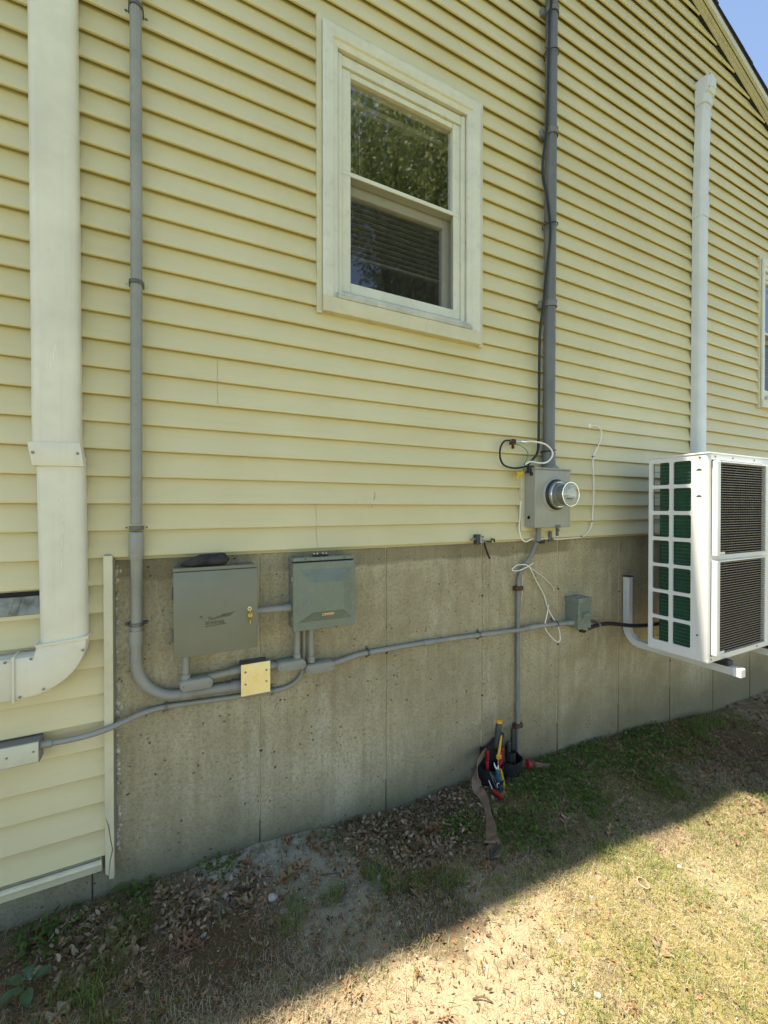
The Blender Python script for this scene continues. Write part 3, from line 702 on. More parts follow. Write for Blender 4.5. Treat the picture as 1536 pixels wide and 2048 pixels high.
def condulet(root, x0, x1, zc, p0, p1, h, name="conduit_body"):
    bm = B(); prism(bm, rrect(x0, x1, zc - h / 2, zc + h / 2, h * .42, 5), p0, p1, .003)
    b_ = obj(name, bm, M['pvc'], root)
    bm = B(); prism(bm, rrect(x0 + .004, x1 + .002, zc - h / 2 - .002, zc + h / 2 - .003, h * .44, 6), p1 + .0005, p1 + .005, .0015)
    c_ = obj("cover", bm, M['pvc'], b_)
    bm = B(); screw(bm, x0 + .013, p1 + .005, zc - .002, .0035); screw(bm, x1 - .008, p1 + .005, zc - .002, .0035)
    obj("screw", bm, M['bolt'], b_)
    return b_
def arcpts(c, r, a0, a1, n, p):
    return [V(c[0] + r * math.cos(math.radians(a0 + (a1 - a0) * i / n)), p, c[1] + r * math.sin(math.radians(a0 + (a1 - a0) * i / n))) for i in range(n + 1)]

# tall riser left of the control box, with its sweep into the steel junction box
t = thing("conduit_riser", "tall grey strapped conduit on the siding, sweeping into the steel junction box", "conduit", (-.08, -.04, .72))
bm = B(); tube(bm, [V(-.074, .056, 6.0), V(-.077, .056, 2.6), V(-.083, .055, 1.40)], .0195, 16); obj("pipe", bm, M['pvc'], t)
bm = B(); tube(bm, [V(-.083, .054, 1.372), V(-.083, .053, 1.362), V(-.0835, .050, 1.28), V(-.0835, .048, 1.272)], [.021, .0255, .0255, .0245], 18); obj("coupling", bm, M['pvc'], t)
bm = B(); tube(bm, spline([V(-.0835, .052, 1.30), V(-.0835, .042, 1.22), V(-.084, .028, 1.12), V(-.085, .026, 1.0), V(-.086, .026, .935)], 4), .0200, 16); obj("pipe", bm, M['pvc'], t)
bm = B(); tube(bm, [V(-.086, .026, .995), V(-.086, .026, .94)], .0245, 18); obj("coupling", bm, M['pvc'], t)
bm = B(); tube(bm, [V(-.086, .026, .94)] + arcpts((.064, .872), .150, 180, 270, 12, .026) + [V(.09, .026, .722)], .0205, 16); obj("sweep_elbow", bm, M['pvc'], t)
bm = B(); tube(bm, [V(.070, .026, .722), V(.108, .026, .721)], .0250, 18); obj("coupling", bm, M['pvc'], t)
bm = B(); tube(bm, [V(.10, .026, .721), V(.275, .026, .716)], .0200, 16); obj("pipe", bm, M['pvc'], t)
bm = B(); tube(bm, [V(.255, .026, .7165), V(.292, .026, .7155)], .0245, 18); obj("box_adapter", bm, M['pvc'], t)
for z, wp, pp, xx in ((3.31, .020, .056, -.0757), (2.295, .020, .056, -.0785), (1.386, .020, .055, -.083), (1.019, .0, .026, -.085)):
    obj("strap", strap_bm(xx, pp, z, .0205, True, .014, .0022, .005, wp), M['strap'], t)

# steel junction box
t = thing("junction_box", "square junction box with a shiny steel cover, a yellow reflection painted in, under the two grey boxes", "junction box", (.35, 0, .68))
bm = B(); box(bm, .292, .402, .0, .072, .690, .812, .002); obj("body", bm, M['strap'], t)
bm = B(); box(bm, .287, .406, .0725, .0755, .686, .8165, .0008)
cv = obj("cover", bm, M['jbox'], t)
for x, z in ((.305, .784), (.305, .734), (.390, .780), (.390, .733)):
    bm = B(); screw(bm, x, .0755, z, .0045); obj("screw", bm, M['bolt'], cv)

# grey control box with the key in the door
t = thing("control_box", "large plain grey steel enclosure with a key hanging in its lock", "electrical box", (.19, 0, .9))
X0, X1, ZA, ZB, PF = .0385, .347, .893, 1.2165, .115
bm = B(); box(bm, X0 + .004, X1 - .003, .006, PF - .020, ZA + .004, ZB + .012, .002); obj("body", bm, M['enc'], t)
bm = B(); box(bm, X0, X1, PF - .019, PF - .0065, ZB + .002, ZB + .015, .001); obj("drip_lip", bm, M['enc'], t)
bm = B(); box(bm, X0, X1, PF - .018, PF, ZA, ZB, .0022, 2); door = obj("door", bm, M['enc'], t)
for z in (1.135, .975):
    bm = B(); tube(bm, [V(X0 - .003, PF - .020, z - .024), V(X0 - .003, PF - .020, z + .024)], .0042, 8); box(bm, X0 - .003, X0 + .003, PF - .035, PF - .0195, z - .022, z + .022)
    obj("hinge", bm, M['strap'], t)
LX, LZ = .3145, 1.055
bm = B(); lathe(bm, V(LX, PF, LZ), (0, -1, 0), [(0, .0105), (.003, .0105), (.0055, .009), (.0058, .0055), (.004, .005)], 20); obj("lock", bm, M['chrome'], t)
bm = B(); box(bm, LX - .0045, LX + .0045, PF + .0042, PF + .0052, LZ - .001, LZ + .001); obj("keyhole", bm, M['ink'], t)
bm = B()
lathe(bm, V(LX + .002, PF + .004, LZ - .0265), (0, -1, 0), [(0, .0095), (.0022, .0095)], 18)
box(bm, LX + .0005, LX + .0045, PF + .004, PF + .0062, LZ - .060, LZ - .035)
box(bm, LX - .0005, LX + .0055, PF + .004, PF + .0062, LZ - .044, LZ - .036)
tube(bm, [V(LX, PF + .005, LZ - .004), V(LX + .001, PF + .007, LZ - .012), V(LX + .002, PF + .0062, LZ - .020)], .0014, 6)
k_ = obj("key", bm, M['brass'], t)
bm = B(); lathe(bm, V(LX + .002, PF + .0064, LZ - .022), (0, -1, 0), [(0, .0022), (.0003, .0022)], 10); obj("key_hole", bm, M['ink'], k_)
bm = B()                                                 # raised maker's plate on the door: chevron, blade shape, letters
prism(bm, [(.128, 1.042), (.142, 1.046), (.135, 1.040), (.142, 1.030)], PF, PF + .0014)
prism(bm, [(.172, 1.027), (.238, 1.034), (.252, 1.044), (.260, 1.050), (.246, 1.047), (.215, 1.045), (.205, 1.040), (.172, 1.030)], PF, PF + .0016)
prism(bm, [(.148, 1.000), (.225, 1.005), (.225, 1.0075), (.148, 1.003)], PF, PF + .0014)
emb = obj("embossing", bm, M['encdark'], t, smooth=0)
me = text_mesh("BOKENISI", .0185, .0008, .149, PF + .0008, 1.0085, .87); me.materials.clear(); obj("embossed_lettering", me, M['encdark'], t)
me = text_mesh("DI", .0165, .0008, .158, PF + .0008, 1.0275, .9); me.materials.clear(); obj("embossed_lettering", me, M['encdark'], t)

# glove lying on top of it
bm = B()
pts = [(.066, 1.240), (.092, 1.2440), (.118, 1.2500), (.138, 1.2525), (.160, 1.2520), (.182, 1.2545), (.205, 1.2550), (.222, 1.2555), (.233, 1.2520)]
tube(bm, [V(x, .075 + .006 * math.sin(i * 1.3), z) for i, (x, z) in enumerate(pts)], [.007, .015, .022, .025, .023, .024, .026, .025, .014], 14)
tube(bm, [V(.125, .05, 1.256), V(.155, .045, 1.267), (.19, -.044, 1.266), V(.215, .05, 1.262)], [.006, .010, .010, .006], 10)
bmesh.ops.subdivide_edges(bm, edges=bm.edges[:], cuts=1, use_grid_fill=True)
for v in bm.verts:
    n = noise.noise_vector(v.co * 45); v.co += n * .0035 + noise.noise_vector(v.co * 110) * .0016
    v.co.z = max(v.co.z, 1.2325)
tag(obj("work_glove", bm, M['glove'], smooth=180), "crumpled charcoal work glove lying on top of the large plain grey box", "glove")

# load centre with the faceted door
t = thing("load_center", "grey green breaker enclosure with a faceted raised door and a small orange sticker", "breaker box", (.64, 0, .93))
X0, X1, ZA, ZB, PF = .498, .784, .930, 1.2235, .102
bm = B(); box(bm, X0 + .004, X1 - .004, .012, PF - .024, ZA + .006, ZB + .018, .002); obj("body", bm, M['enc2'], t)
bm = B(); box(bm, X0, X1 + .001, .030, PF - .004, ZB + .006, ZB + .022, .002); cap = obj("rain_cap", bm, M['enc2'], t)
bm = B(); screw(bm, X0 + .055, PF - .004, ZB + .014, .003); screw(bm, X1 - .052, PF - .004, ZB + .014, .003); obj("screw", bm, M['ink'], cap)
bm = B(); box(bm, X0 + .002, X1 - .001, PF - .030, PF - .0225, ZA + .002, ZB + .006, .001); obj("gasket_rim", bm, M['dark'], t)
bm = B()                                                 # door: flat border, sloped facets rising to a flat centre
o_ = [(X0, ZA), (X1, ZA), (X1, ZB), (X0, ZB)]
b_ = [(X0 + .020, ZA + .036), (X1 - .018, ZA + .036), (X1 - .018, ZB - .030), (X0 + .020, ZB - .030)]
i_ = [(X0 + .078, ZA + .082), (X1 - .066, ZA + .082), (X1 - .066, ZB - .086), (X0 + .078, ZB - .086)]
ringv = [[bm.verts.new(V(x, p, z)) for x, z in poly] for poly, p in ((o_, PF - .022), (o_, PF - .002), ([(x + (.002 if j in (0, 3) else -.002), z + (.002 if j < 2 else -.002)) for j, (x, z) in enumerate(o_)], PF), (b_, PF), (i_, PF + .026))]
for a, b in zip(ringv[:-1], ringv[1:]):
    for j in range(4): bm.faces.new((a[j], a[(j + 1) % 4], b[(j + 1) % 4], b[j]))
bm.faces.new(ringv[-1]); bmesh.ops.recalc_face_normals(bm, faces=bm.faces)
door = obj("door", bm, M['enc2'], t, smooth=4)
# sticker on the lower facet
bm = B(); sx0, sx1 = .621, .674; zf = ZA + .066; pf = PF + .026 * (.066 - .036) / .046
n_ = Vector((0, -.046, -.026)).normalized(); u_ = Vector((0, -.026, .046)).normalized()
c_ = V((sx0 + sx1) / 2, pf, zf)
def slab(bm, c, hw, hh, off, du=0, dv=0):
    q = [c + Vector((du + a * hw, 0, 0)) + u_ * (dv + b * hh) + n_ * off for a, b in ((-1, -1), (1, -1), (1, 1), (-1, 1))]
    q2 = [v - n_ * .0006 for v in q]
    va = [bm.verts.new(v) for v in q]; vb = [bm.verts.new(v) for v in q2]
    bm.faces.new(va); bm.faces.new(vb[::-1])
    for j in range(4): bm.faces.new((va[j], va[(j + 1) % 4], vb[(j + 1) % 4], vb[j]))
    bmesh.ops.recalc_face_normals(bm, faces=bm.faces)
slab(bm, c_, .0265, .0062, .0009); st = obj("sticker", bm, M['label'], t, smooth=0)
bm = B(); slab(bm, c_, .0185, .0011, .0016, .005, 0.0); slab(bm, c_, .0185, .0007, .0016, .005, -.0036); obj("sticker_line", bm, M['orange'], st, smooth=0)
bm = B(); lathe(bm, c_ + Vector((-.0195, 0, 0)) + n_ * .0005, n_, [(0, .0034), (.0013, .0034)], 12); obj("sticker_mark", bm, M['ink'], st, smooth=0)
for z in (1.155, .985):
    bm = B(); box(bm, X0 - .004, X0 + .002, PF - .022, PF - .012, z - .010, z + .010, .001); obj("hinge_clip", bm, M['galv'], t)
bm = B(); lathe(bm, V(.700, PF - .02, ZA - .006), (0, -1, 0), [(0, .005), (.012, .005), (.015, .003)], 10); obj("latch", bm, M['brass'], t)
bm = B()
for x in (.522, .566, .735): box(bm, x - .014, x + .014, .045, .075, ZB + .0222, ZB + .0232)
obj("knockout", bm, M['enc'], cap)
# loose connector hardware lying on the cap
t = thing("conduit_fitting", "small black fitting with bright screws lying on top of the faceted breaker box", "fitting", (.62, -.06, 1.245))
bm = B(); box(bm, .596, .662, .052, .084, 1.2458, 1.2545, .003); obj("clamp_body", bm, M['black'], t)
for x in (.601, .615, .642, .657):
    bm = B(); lathe(bm, V(x, .068, 1.2545), (0, 0, 1), [(0, .0042), (.004, .0042), (.006, .0025)], 8); obj("screw", bm, M['chrome'], t)

# nipple between the two boxes
t = thing("conduit_nipple", "short grey conduit joining the plain box to the faceted breaker box", "conduit", (.42, -.05, 1.02))
bm = B(); tube(bm, [V(.346, .055, 1.028), V(.495, .055, 1.026)], .0155, 14); obj("pipe", bm, M['pvc'], t)
bm = B(); tube(bm, [V(.345, .055, 1.028), V(.356, .055, 1.028)], .0195, 14); tube(bm, [V(.468, .055, 1.0265), V(.499, .055, 1.026)], .0185, 14); obj("bushing", bm, M['pvc'], t)

# run from the control box to the junction box
t = thing("conduit_run", "grey conduit dropping from the plain box and turning right into the junction box", "conduit", (.1, -.04, .76))
bm = B(); tube(bm, [V(.0835, .042, .90), V(.0835, .042, .795)], .0134, 14); obj("pipe", bm, M['pvc'], t)
bm = B(); tube(bm, [V(.0835, .042, .806), V(.0835, .042, .780)], .0172, 14); tube(bm, [V(.0835, .042, .905), V(.0835, .042, .893)], .017, 14); obj("hub", bm, M['pvc'], t)
condulet(t, .060, .178, .767, .026, .064, .042)
bm = B(); tube(bm, [V(.165, .044, .778), V(.292, .040, .786)], .0134, 14); obj("pipe", bm, M['pvc'], t)
bm = B(); tube(bm, [V(.250, .0415, .7835), V(.293, .040, .786)], .0172, 14); obj("box_adapter", bm, M['pvc'], t)

# run from the junction box up to the load centre
t = thing("conduit_run", "grey conduit leaving the junction box and rising into the left of the breaker box underside", "conduit", (.5, -.04, .77))
bm = B(); tube(bm, [V(.402, .040, .781), V(.450, .042, .780)], .0134, 14); obj("pipe", bm, M['pvc'], t)
bm = B(); tube(bm, [V(.401, .040, .781), V(.428, .041, .7805)], .0168, 14); obj("box_adapter", bm, M['pvc'], t)
condulet(t, .438, .561, .777, .026, .066, .042)
bm = B(); tube(bm, [V(.530, .044, .795), V(.530, .044, .935)], .0134, 14); obj("pipe", bm, M['pvc'], t)
bm = B(); tube(bm, [V(.530, .044, .793), V(.530, .044, .818)], .0168, 14); tube(bm, [V(.530, .044, .921), V(.530, .044, .935)], .0168, 14); obj("hub", bm, M['pvc'], t)

# long run to the disconnect
t = thing("conduit_run", "long grey conduit crossing the foundation from the breaker box to the small disconnect", "conduit", (.6, -.04, .75))
bm = B(); tube(bm, [V(.594, .044, .775), V(.594, .044, .935)], .0134, 14); obj("pipe", bm, M['pvc'], t)
bm = B(); tube(bm, [V(.594, .044, .770), V(.594, .044, .797)], .0172, 14); obj("hub", bm, M['pvc'], t)
condulet(t, .562, .697, .745, .024, .064, .042)
bm = B(); tube(bm, spline([V(.685, .044, .745), V(.74, .036, .747), V(.80, .022, .752), V(.88, .018, .758), V(1.22, .018, .759), V(1.55, .018, .752), V(1.64, .022, .750), V(1.70, .024, .748), V(1.86, .026, .744), V(1.98, .034, .750), V(2.12, .045, .748), V(2.30, .055, .742)], 5), .0125, 14); obj("pipe", bm, M['pvc'], t)
for a_, b_, r_ in ((V(1.205, .018, .7592), V(1.262, .018, .758), .0155), (V(1.93, .030, .747), V(1.99, .034, .7498), .0155), (V(2.235, .051, .7445), V(2.289, .055, .742), .0165)):
    bm = B(); tube(bm, [a_, b_], r_, 14); obj("coupling", bm, M['pvc'], t)
for x, z, p in ((.888, .7585, .018), (1.573, .7515, .018), (2.155, .7475, .046)):
    obj("strap", strap_bm(x, p, z, .0128, False, .012, .0018, .004, 0), M['strap'], t)

# flexible conduit along the bottom to the pale box
t = thing("flexible_conduit", "thin grey flexible conduit curving under the junction box to the pale box", "conduit", (.0, -.03, .66))
bm = B(); tube(bm, spline([V(.568, .026, .935), V(.568, .020, .80), V(.563, .016, .725), V(.548, .014, .694), V(.518, .014, .674), V(.480, .014, .663), V(.417, .014, .661), V(.29, .014, .665), V(.15, .014, .672), V(.045, .014, .678), V(-.02, .020, .680), V(-.075, .034, .677), V(-.13, .052, .667), V(-.19, .062, .655), V(-.26, .062, .647), V(-.32, .058, .645), V(-.375, .056, .647)], 6), .0102, 12); obj("tubing", bm, M['pvc'], t)
bm = B(); tube(bm, [V(-.338, .058, .6455), V(-.374, .056, .647)], .0135, 12); obj("box_connector", bm, M['pvc'], t)
for x, z, p in ((.014, .680, .016), (.430, .661, .014)):
    obj("strap", strap_bm(x, p, z, .0105, False, .010, .0016, .004, 0), M['pvcdark'], t)

# pale box lower left
t = thing("surface_box", "pale cream rectangular surface box on the siding at the lower left", "junction box", (-.45, -.03, .63))
bm = B(); prism(bm, [(-.60, .598), (-.371, .598), (-.371, .672), (-.60, .672)], .022, .078, .002); obj("body", bm, M['pvcdark'], t)
bm = B(); prism(bm, [(-.60, .602), (-.373, .602), (-.373, .669), (-.60, .669)], .0785, .083, .001); cv = obj("cover", bm, M['lbox'], t)
for x, z in ((-.386, .640), (-.456, .636)):
    bm = B(); screw(bm, x, .083, z, .0035); obj("screw", bm, M['bolt'], cv)

# ------------------------------------------------------------------ meter socket
t = thing("meter_socket", "grey electric meter socket with a round glass meter, mounted on the siding", "electric meter", (2.03, -.02, 1.34))
X0, X1, ZA, ZB, PF = 1.889, 2.180, 1.348, 1.686, .122
bm = B(); box(bm, 1.868, 2.195, .012, .040, 1.325, 1.668, .003); obj("backboard", bm, M['cream'], t)
bm = B(); box(bm, X0 + .002, X1 - .002, .041, PF - .014, ZA, ZB, .003); bd = obj("body", bm, M['meterbox'], t)
bm = B(); box(bm, X0, X1, PF - .030, PF, ZA - .002, ZB - .004, .003); obj("front_cover", bm, M['meterbox'], t)
bm = B(); box(bm, X0 - .003, X1 + .004, .042, PF + .005, ZB - .0035, ZB + .006, .002); obj("top_lip", bm, M['meterbox'], t)
bm = B(); lathe(bm, V(2.06, .075, ZB + .006), (0, 0, 1), [(0, .052), (.006, .052), (.008, .044), (.018, .042)], 24); box(bm, 2.0, 2.14, .045, .105, ZB + .006, ZB + .009); obj("hub_plate", bm, M['pvcdark'], t)
for z, r in ((1.405, .019), (1.405, .012)):
    bm = B(); lathe(bm, V(X0 + .0021, .072, z), (-1, 0, 0), [(0, r), (.0006, r), (.0008, r - .001), (.0006, r - .002)], 20); obj("knockout", bm, M['meterbox'], bd)
CX, CZ = 2.048, 1.538
bm = B(); lathe(bm, V(CX, PF, CZ), (0, -1, 0), [(0, .101), (.004, .100), (.007, .093), (.009, .0905)], 40); obj("collar", bm, M['meterbox'], t)
bm = B(); lathe(bm, V(CX, PF + .009, CZ), (0, -1, 0), [(0, .089), (.006, .089), (.012, .084), (.016, .083)], 40); obj("sealing_ring", bm, M['black'], t)
bm = B(); lathe(bm, V(CX, PF + .025, CZ), (0, -1, 0), [(0, .080), (.010, .078), (.014, .070), (.035, .068), (.037, .060)], 36); mt = obj("meter_base", bm, M['galv'], t)
bm = B(); lathe(bm, V(CX, PF + .062, CZ), (0, -1, 0), [(0, .058), (.035, .058), (.036, .057)], 32); obj("meter_works", bm, M['galv'], t)
bm = B(); lathe(bm, V(CX, PF + .0985, CZ), (0, -1, 0), [(0, .0575), (.0015, .0575)], 32); dl = obj("dial_plate", bm, M['dial'], t)
bm = B(); pd = PF + .1005
for k_ in range(5): lathe(bm, V(CX - .030 + .015 * k_, pd, CZ + .012), (0, -1, 0), [(0, .0060), (.0004, .0060)], 12)
obj("dial", bm, M['lbox'], dl)
bm = B()
for k_ in range(5):
    box(bm, CX - .031 + .015 * k_, CX - .029 + .015 * k_, pd + .0006, pd + .0010, CZ + .0075, CZ + .0165)
box(bm, CX - .008, CX + .008, pd - .0002, pd + .0004, CZ + .033, CZ + .037)
box(bm, CX - .026, CX + .030, pd - .0002, pd + .0004, CZ - .0265, CZ - .0205)
box(bm, CX - .020, CX + .012, pd - .0002, pd + .0004, CZ - .0100, CZ - .0078); box(bm, CX - .038, CX - .034, pd - .0002, pd + .0004, CZ - .016, CZ - .008); box(bm, CX + .024, CX + .038, pd - .0002, pd + .0004, CZ - .013, CZ - .0105)
for k_ in range(7): box(bm, CX - .026 + .008 * k_, CX - .0225 + .008 * k_, pd - .0002, pd + .0004, CZ - .0335, CZ - .0300)
obj("dial_print", bm, M['ink'], dl, smooth=0)
bm = B(); lathe(bm, V(CX, PF + .035, CZ), (0, -1, 0), [(0, .0735), (.040, .0715), (.064, .0700), (.076, .066), (.082, .056), (.0845, .035), (.085, .004)], 40); obj("glass_cover", bm, M['meterglass'], t)
bm = B(); tube(bm, [V(CX + .0712 * math.cos(a), PF + .037, CZ + .0712 * math.sin(a)) for a in np.linspace(0, 2 * math.pi, 41)], .0035, 6); tube(bm, [V(CX + .0672 * math.cos(a), PF + .110, CZ + .0672 * math.sin(a)) for a in np.linspace(0, 2 * math.pi, 41)], .0024, 6); obj("glass_rim", bm, M['chrome'], t)
bm = B(); box(bm, 2.052, 2.092, PF - .002, PF + .006, ZA - .004, ZA + .012, .002); box(bm, 2.065, 2.078, PF - .01, PF + .004, ZA - .052, ZA - .004, .001); lathe(bm, V(2.0715, PF + .001, ZA - .018), (0, -1, 0), [(0, .007), (.009, .007), (.010, .005)], 12); obj("hasp", bm, M['strap'], t)

# riser and service cable above it
t = thing("service_riser", "thick grey conduit rising from the top of the electric meter up the siding", "conduit", (2.06, -.05, 1.7))
bm = B(); tube(bm, [V(2.060, .064, 1.70), V(2.070, .064, 4.0), V(2.085, .064, 6.0)], .0345, 20); obj("pipe", bm, M['riser'], t)
bm = B(); tube(bm, [V(2.060, .064, 1.695), V(2.060, .064, 1.79)], .0385, 20); obj("coupling", bm, M['riser'], t)
for z, xx in ((4.40, 2.072), (3.685, 2.069), (2.672, 2.064)):
    bm = B(); box(bm, xx - .062, xx + .062, .024, .050, z - .022, z + .022, .003)
    pts = [V(xx + .040 * math.cos(a), .064 + .040 * math.sin(a), 0) for a in np.linspace(math.radians(-10), math.radians(190), 15)]
    for s0, s1 in ((-.016, .016),):
        for a, b in zip(pts[:-1], pts[1:]):
            q = [bm.verts.new(v) for v in (a + Vector((0, 0, z + s0)), b + Vector((0, 0, z + s0)), b + Vector((0, 0, z + s1)), a + Vector((0, 0, z + s1)))]
            bm.faces.new(q)
        for s in (s0, s1): tube(bm, [p_ + Vector((0, 0, z + s)) for p_ in pts], .003, 6)
    obj("strap", bm, M['pvcdark'], t)
t = thing("service_cable", "thin black cable strung down the left of the thick grey riser with zip ties", "cable", (2.0, -.08, 1.7))
bm = B(); cab = [(2.05, .088, 6.0), (2.045, .09, 4.70), (2.041, .09, 4.44), (2.027, .09, 4.33), (2.022, .09, 4.15), (2.013, .09, 3.82), (2.009, .085, 3.64), (1.994, .075, 3.51), (1.998, .07, 3.41), (2.014, .085, 3.287), (2.029, .095, 3.138), (2.030, .095, 3.02), (2.014, .085, 2.85), (1.996, .08, 2.66), (1.984, .065, 2.494), (1.982, .062, 2.27), (1.980, .062, 2.005), (1.974, .065, 1.829), (1.955, .070, 1.775), (1.915, .074, 1.738), (1.880, .076, 1.712)]
tube(bm, spline([V(*q) for q in cab], 5), .0075, 8); obj("cable", bm, M['black'], t)
for z, xx in ((4.15, 2.071), (3.138, 2.066), (1.80, 2.058)):
    bm = B(); tube(bm, [V(xx + .043 * math.cos(a) - .004, .066 + .043 * math.sin(a), z + .006 * math.cos(a)) for a in np.linspace(0, 2 * math.pi, 25)], .003, 6)
    tube(bm, [V(xx - .045, .08, z), V(xx - .075, .085, z - .008)], .002, 5)
    obj("zip_tie", bm, M['black'], t)

# looped low voltage wires and ground block
t = thing("wire_loop", "loop of black and white coax joined by a metal ground block above the meter", "cable", (1.85, -.06, 1.7))
bm = B(); tube(bm, spline([V(x, .058, z) for x, z in [(1.765, 1.842), (1.738, 1.842), (1.712, 1.832), (1.690, 1.801), (1.684, 1.762), (1.694, 1.723), (1.723, 1.698), (1.788, 1.688), (1.845, 1.694), (1.896, 1.704)]], 6), .0055, 8); obj("black_wire", bm, M['black'], t)
bm = B(); tube(bm, spline([V(1.872, .060, 1.842), V(1.905, .075, 1.846), V(1.955, .10, 1.838), V(1.997, .108, 1.825), V(2.035, .112, 1.792), V(2.031, .112, 1.757), V(1.994, .110, 1.727), V(1.948, .10, 1.720), V(1.895, .085, 1.727), V(1.860, .075, 1.712)], 6), .0050, 8); obj("white_wire", bm, M['white'], t)
bm = B(); tube(bm, spline([V(x, .062, z) for x, z in [(1.783, 1.826), (1.835, 1.818), (1.880, 1.797), (1.893, 1.772), (1.880, 1.737), (1.862, 1.705), (1.858, 1.66)]], 6), .0026, 6); obj("green_wire", bm, M['green'], t)
bm = B(); box(bm, 1.768, 1.796, .040, .070, 1.822, 1.852, .002); box(bm, 1.776, 1.786, .05, .066, 1.798, 1.822, .001); lathe(bm, V(1.782, .07, 1.838), (0, -1, 0), [(0, .008), (.006, .008), (.008, .005)], 8); obj("ground_block", bm, M['rust'], t)
bm = B(); tube(bm, [V(1.760, .057, 1.842), V(1.770, .057, 1.842)], .0075, 8); tube(bm, [V(1.796, .057, 1.842), V(1.832, .057, 1.842), V(1.833, .057, 1.842), V(1.866, .058, 1.842)], [.0072, .0072, .0060, .0060], 8); tube(bm, [V(1.84, .057, 1.842), V(1.874, .059, 1.842)], .0076, 6); obj("connector", bm, M['chrome'], t)
t = thing("cable_tag", "yellow plastic ground tag clipped to the upper left corner of the meter box", "tag", (1.83, -.06, 1.65))
bm = B()
for a, b, w in (((1.872, 1.668), (1.850, 1.662), .006), ((1.852, 1.664), (1.815, 1.650), .010), ((1.822, 1.653), (1.800, 1.628), .008), ((1.838, 1.656), (1.806, 1.664), .006)):
    d = Vector((b[0] - a[0], b[1] - a[1])).normalized(); nx, nz = -d.y * w, d.x * w
    prism(bm, [(a[0] + nx, a[1] + nz), (a[0] - nx, a[1] - nz), (b[0] - nx, b[1] - nz), (b[0] + nx, b[1] + nz)], .058 + w * .3, .064 + w * .3)
obj("tag", bm, M['yellow'], t)
bm = B(); box(bm, 1.872, 1.915, .070, .095, 1.662, 1.705, .004); lathe(bm, V(1.888, .09, 1.656), (0, -1, 0), [(0, .010), (.012, .010), (.015, .006)], 10); tube(bm, [V(1.86, .07, 1.665), V(1.90, .10, 1.668)], .004, 6); obj("clamp", bm, M['black'], t)

# white coax to the right of the meter
t = thing("coax_cable", "white cable hanging down the siding right of the meter and looping under it", "cable", (2.5, -.03, 1.27))
bm = B(); cx = [(2.473, .030, 1.992), (2.496, .042, 1.994), (2.522, .046, 1.991), (2.558, .044, 1.972), (2.570, .040, 1.938), (2.552, .036, 1.877), (2.506, .034, 1.802), (2.497, .034, 1.743), (2.505, .034, 1.652), (2.506, .034, 1.564), (2.498, .034, 1.445), (2.487, .034, 1.356), (2.455, .034, 1.308), (2.394, .036, 1.276), (2.292, .036, 1.270), (2.171, .036, 1.268), (2.06, .036, 1.276), (2.009, .040, 1.273), (1.956, .04, 1.278), (1.904, .036, 1.262), (1.868, .034, 1.288), (1.855, .034, 1.340), (1.860, .034, 1.40), (1.866, .034, 1.50)]
tube(bm, spline([V(*q) for q in cx], 6), .0042, 8); obj("cable", bm, M['white'], t)
bm = B(); lathe(bm, V(2.473, .026, 1.994), (0, -1, 0), [(0, .015), (.003, .015), (.006, .011), (.007, .006)], 16); obj("wall_bushing", bm, M['white'], t)
for x, z in ((2.498, 1.795), (2.489, 1.375), (2.385, 1.279), (2.105, 1.280)):
    bm = B(); box(bm, x - .006, x + .006, .026, .043, z - .004, z + .004, .001); obj("cable_clip", bm, M['bolt'], t)
t = thing("ground_bracket", "small tarnished bracket hanging under the meter box on the siding edge", "bracket", (2.1, -.03, 1.27))
bm = B(); box(bm, 2.095, 2.113, .034, .046, 1.262, 1.318, .002); box(bm, 2.088, 2.125, .034, .048, 1.255, 1.275, .002); lathe(bm, V(2.106, .045, 1.268), (0, -1, 0), [(0, .008), (.008, .008), (.010, .005)], 8); tag(t, t['label'], 'bracket'); obj("bracket_plate", bm, M['strap'], t)

# pipe from the meter down into the ground
t = thing("ground_conduit", "weathered grey conduit from the meter box down the foundation into the soil", "conduit", (1.87, -.02, -.1))
bm = B(); tube(bm, spline([V(1.972, .072, 1.35), V(1.972, .066, 1.29), V(1.970, .050, 1.245), V(1.950, .034, 1.18), V(1.905, .022, 1.115), V(1.876, .018, 1.06), V(1.866, .017, .99), V(1.864, .017, .7), V(1.864, .017, .3), V(1.866, .017, -.2)], 6), [.0125] * 55, 12); obj("pipe", bm, M['pvcdark'], t)
bm = B(); tube(bm, [V(1.972, .070, 1.345), V(1.972, .064, 1.265)], .0155, 12); tube(bm, [V(1.864, .017, .31), V(1.864, .017, .27)], .015, 12); obj("coupling", bm, M['pvcdark'], t)
bm = B(); tube(bm, [V(1.955, .074, 1.262), V(2.0, .07, 1.262)], .004, 6); box(bm, 1.985, 2.022, .06, .074, 1.250, 1.268, .002); obj("clip", bm, M['black'], t)
for z in (.988, .178):
    bm = B(); box(bm, 1.836, 1.892, .0, .034, z - .013, z + .013, .003); tube(bm, [V(1.832, .02, z), V(1.85, .03, z)], .006, 6); obj("pipe_clamp", bm, M['rust'], t)

